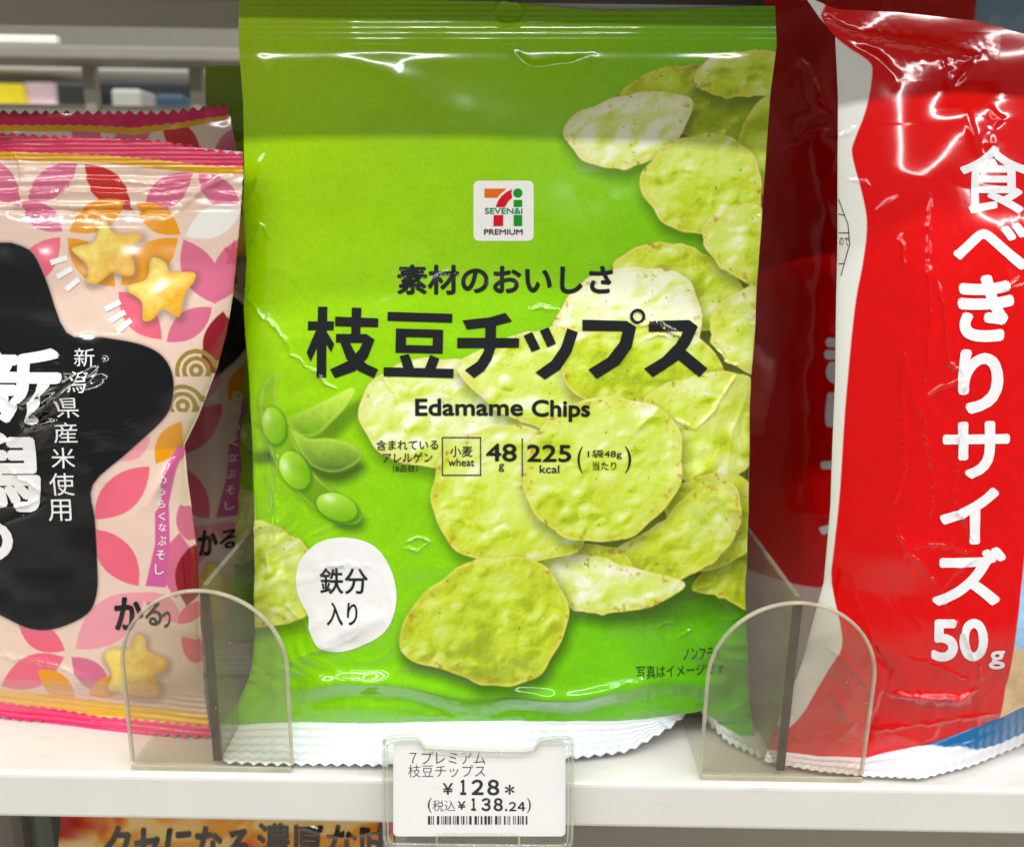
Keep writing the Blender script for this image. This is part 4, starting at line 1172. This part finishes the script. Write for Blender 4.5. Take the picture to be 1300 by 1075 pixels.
# ================================================================== SHELF BELOW
S_o = Surf((0.0, 0.035, -0.06), lean=0, hw=lambda x, y: 0.003 * (fbm(x / 50, y / 60, 201, 3) - 0.5) + 0.0015 * np.exp(-((x - 128 - (y - 1040) * .1) / 5) ** 2) + 0.001 * np.exp(-((x - 292 - (y - 1040) * .2) / 3) ** 2) + 0.0012 * np.exp(-((y - 1060 - abs(x - 440) * -.25) / 4) ** 2) * (np.abs(x - 430) < 50))
def paint_orange(x, y, S=None, T=None):
    v = fbm(x / 70 + 2 * fbm(x / 90, y / 60, 31, 2), y / 40, 35, 3)
    c = mixc(np.tile(lin((206, 70, 16)), (len(x), 1)), lin((226, 150, 30)), sstep(0.42, 0.6, v))
    c = mixc(c, lin((235, 205, 130)), sstep(0.6, 0.72, v) * 0.8)
    c = mixc(c, lin((170, 20, 12)), (1 - sstep(95, 150, x + 20 * v)) * (1 - sstep(1058, 1072, y)))
    return mixc(c, lin((150, 60, 14)), sstep(1085, 1130, y))
obag = empty('snack_bag', (-0.07, 0.036, -0.185), 'orange snack bag with black lettering, on the shelf below', 'snack bag')
OL, ORr = [(76, 1010), (74, 1500)], [(500, 1010), (497, 1500)]
of = patch('front_panel', S_o, OL, ORr, [(76, 1010), (500, 1010)], [(74, 1500), (497, 1500)], 260, 200, film_mat('orange_film', 0.14), obag, paint_orange)
S_ob = Surf((0.0, 0.065, -0.06), lean=0)
V1 = S_o.at(*[np.array(v, float) for v in zip(*[(76, 1010), (500, 1010), (497, 1500), (74, 1500)])])
Vb = V1 + np.array([0, 0.035, 0])
mesh_from('back_panel', np.r_[V1 + np.array([0, 0.004, 0]), Vb], [(4, 5, 6, 7), (0, 1, 5, 4), (1, 2, 6, 5), (2, 3, 7, 6), (3, 0, 4, 7)], M_foil, obag, smooth=False)
texts('printed_slogan', [("クセになる", (133, 1048, 318, 1100), 0.03), ("濃厚な味", (326, 1043, 498, 1098), 0.02)], S_o, ink('brown_ink', (30, 24, 16)), of)
M_dk = solid('grey_film', (88, 92, 78), rough=0.35)
bm = bmesh.new(); P = plane_y(-60, 1040, 0.05); Q = plane_y(22, 1040, 0.05); box_bm(bm, P[0], Q[0], 0.05, 0.085, -0.184, -0.022, 0.006, 3)
tag(bm_obj('snack_box', bm, solid('grey_carton', (120, 108, 100), rough=0.5), smooth=False), 'grey carton at the far left of the shelf below', 'carton')
bm = bmesh.new(); P = plane_y(24, 1040, 0.055); Q = plane_y(73, 1040, 0.055); box_bm(bm, P[0], Q[0], 0.055, 0.085, -0.184, -0.024, 0.006, 3)
tag(bm_obj('snack_box', bm, M_dk), 'dark olive carton beside the orange bag on the shelf below', 'carton')

# ================================================================== BEYOND THE SHELF
def zy(y, Y):  # height seen at picture row y at depth Y
    return plane_y(130, y, Y)[2]
def xx_(x, y, Y): return plane_y(x, y, Y)[0]
M_rail = solid('steel_rail', (200, 200, 196), rough=0.22, metal=1.0)
rail = bmesh.new()
box_bm(rail, -0.7, xx_(72, 50, 0.33), 0.33, 0.335, zy(57, 0.33), zy(46, 0.33), 0.0008)
tag(bm_obj('streak_rail', rail, solid('rail_streak_white', (250, 248, 240), rough=0.25)), 'short rail under the upper shelf at far left, its white standing in for a bright reflection', 'rail')  # white colour stands in for a streak of reflected light
bm = bmesh.new()
box_bm(bm, -1.2, 1.2, 0.46, 0.50, zy(76, 0.46), zy(58, 0.46), 0.002)
tag(bm_obj('far_shelf', bm, solid('far_enamel', (150, 146, 132), rough=0.5)), kind='structure')
bm = bmesh.new()
box_bm(bm, -1.2, 1.2, 0.50, 0.68, zy(150, 0.52) - 0.02, zy(137, 0.52), 0.002)
tag(bm_obj('far_lower_shelf', bm, M_shelf2), kind='structure')
bm = bmesh.new()
box_bm(bm, -3, 3, 2.2, 2.25, -1.1, 1.9)
tag(bm_obj('store_wall', bm, solid('wall_paint', (170, 166, 150), rough=0.7)), kind='structure')
for (xa, xb_, lab) in ((109, 124, 'pale upright post behind the pink bags, left one of two'), (243, 259, 'pale upright post behind the pink bags, nearest the green bag')):
    bm = bmesh.new(); box_bm(bm, xx_(xa, 110, 0.5), xx_(xb_, 110, 0.5), 0.495, 0.505, zy(150, 0.5), zy(77, 0.5), 0.001)
    tag(bm_obj('shelf_post', bm, solid('post_enamel', (168, 160, 145), rough=0.5)), lab, 'post', 'posts of the shelf beyond')
for (xa, xb_, ya, yb_, Y, rgb, lab) in ((72, 110, 105, 138, 0.56, (44, 44, 42), 'small dark box on the shelf beyond, left of a pale post'),
                                    (124, 240, 102, 138, 0.58, (34, 38, 44), 'wide dark box on the shelf beyond, between two pale posts'),
                                    (140, 178, 112, 138, 0.545, (206, 204, 196), 'small white box on the shelf beyond, in front of the wide dark box'),
                                    (196, 232, 118, 138, 0.54, (70, 96, 120), 'small blue box on the shelf beyond, in front of the wide dark box'),
                                    (-60, 30, 108, 134, 1.45, (250, 226, 40), 'blurred yellow pack on the farthest shelf at far left'),
                                    (31, 70, 106, 134, 1.46, (244, 214, 222), 'blurred pale pink pack on the farthest shelf, beside the yellow pack')):
    bm = bmesh.new(); box_bm(bm, xx_(xa, 120, Y), xx_(xb_, 120, Y), Y, Y + 0.08, (zy(138, 0.52) if Y < 1 else zy(136, 1.45)) + 0.0005, zy(ya, Y), 0.003, 2)
    tag(bm_obj('snack_box', bm, solid('carton', rgb, rough=0.4, var=0.12, scale=30)), lab, 'box')

bm = bmesh.new(); box_bm(bm, -2, 1.5, 1.44, 1.9, zy(136, 1.45) - 0.03, zy(136, 1.45), 0.003); box_bm(bm, -2, 1.5, 1.44, 1.9, zy(92, 1.45), zy(84, 1.45), 0.003)
tag(bm_obj('farthest_shelf', bm, M_shelf), kind='structure')
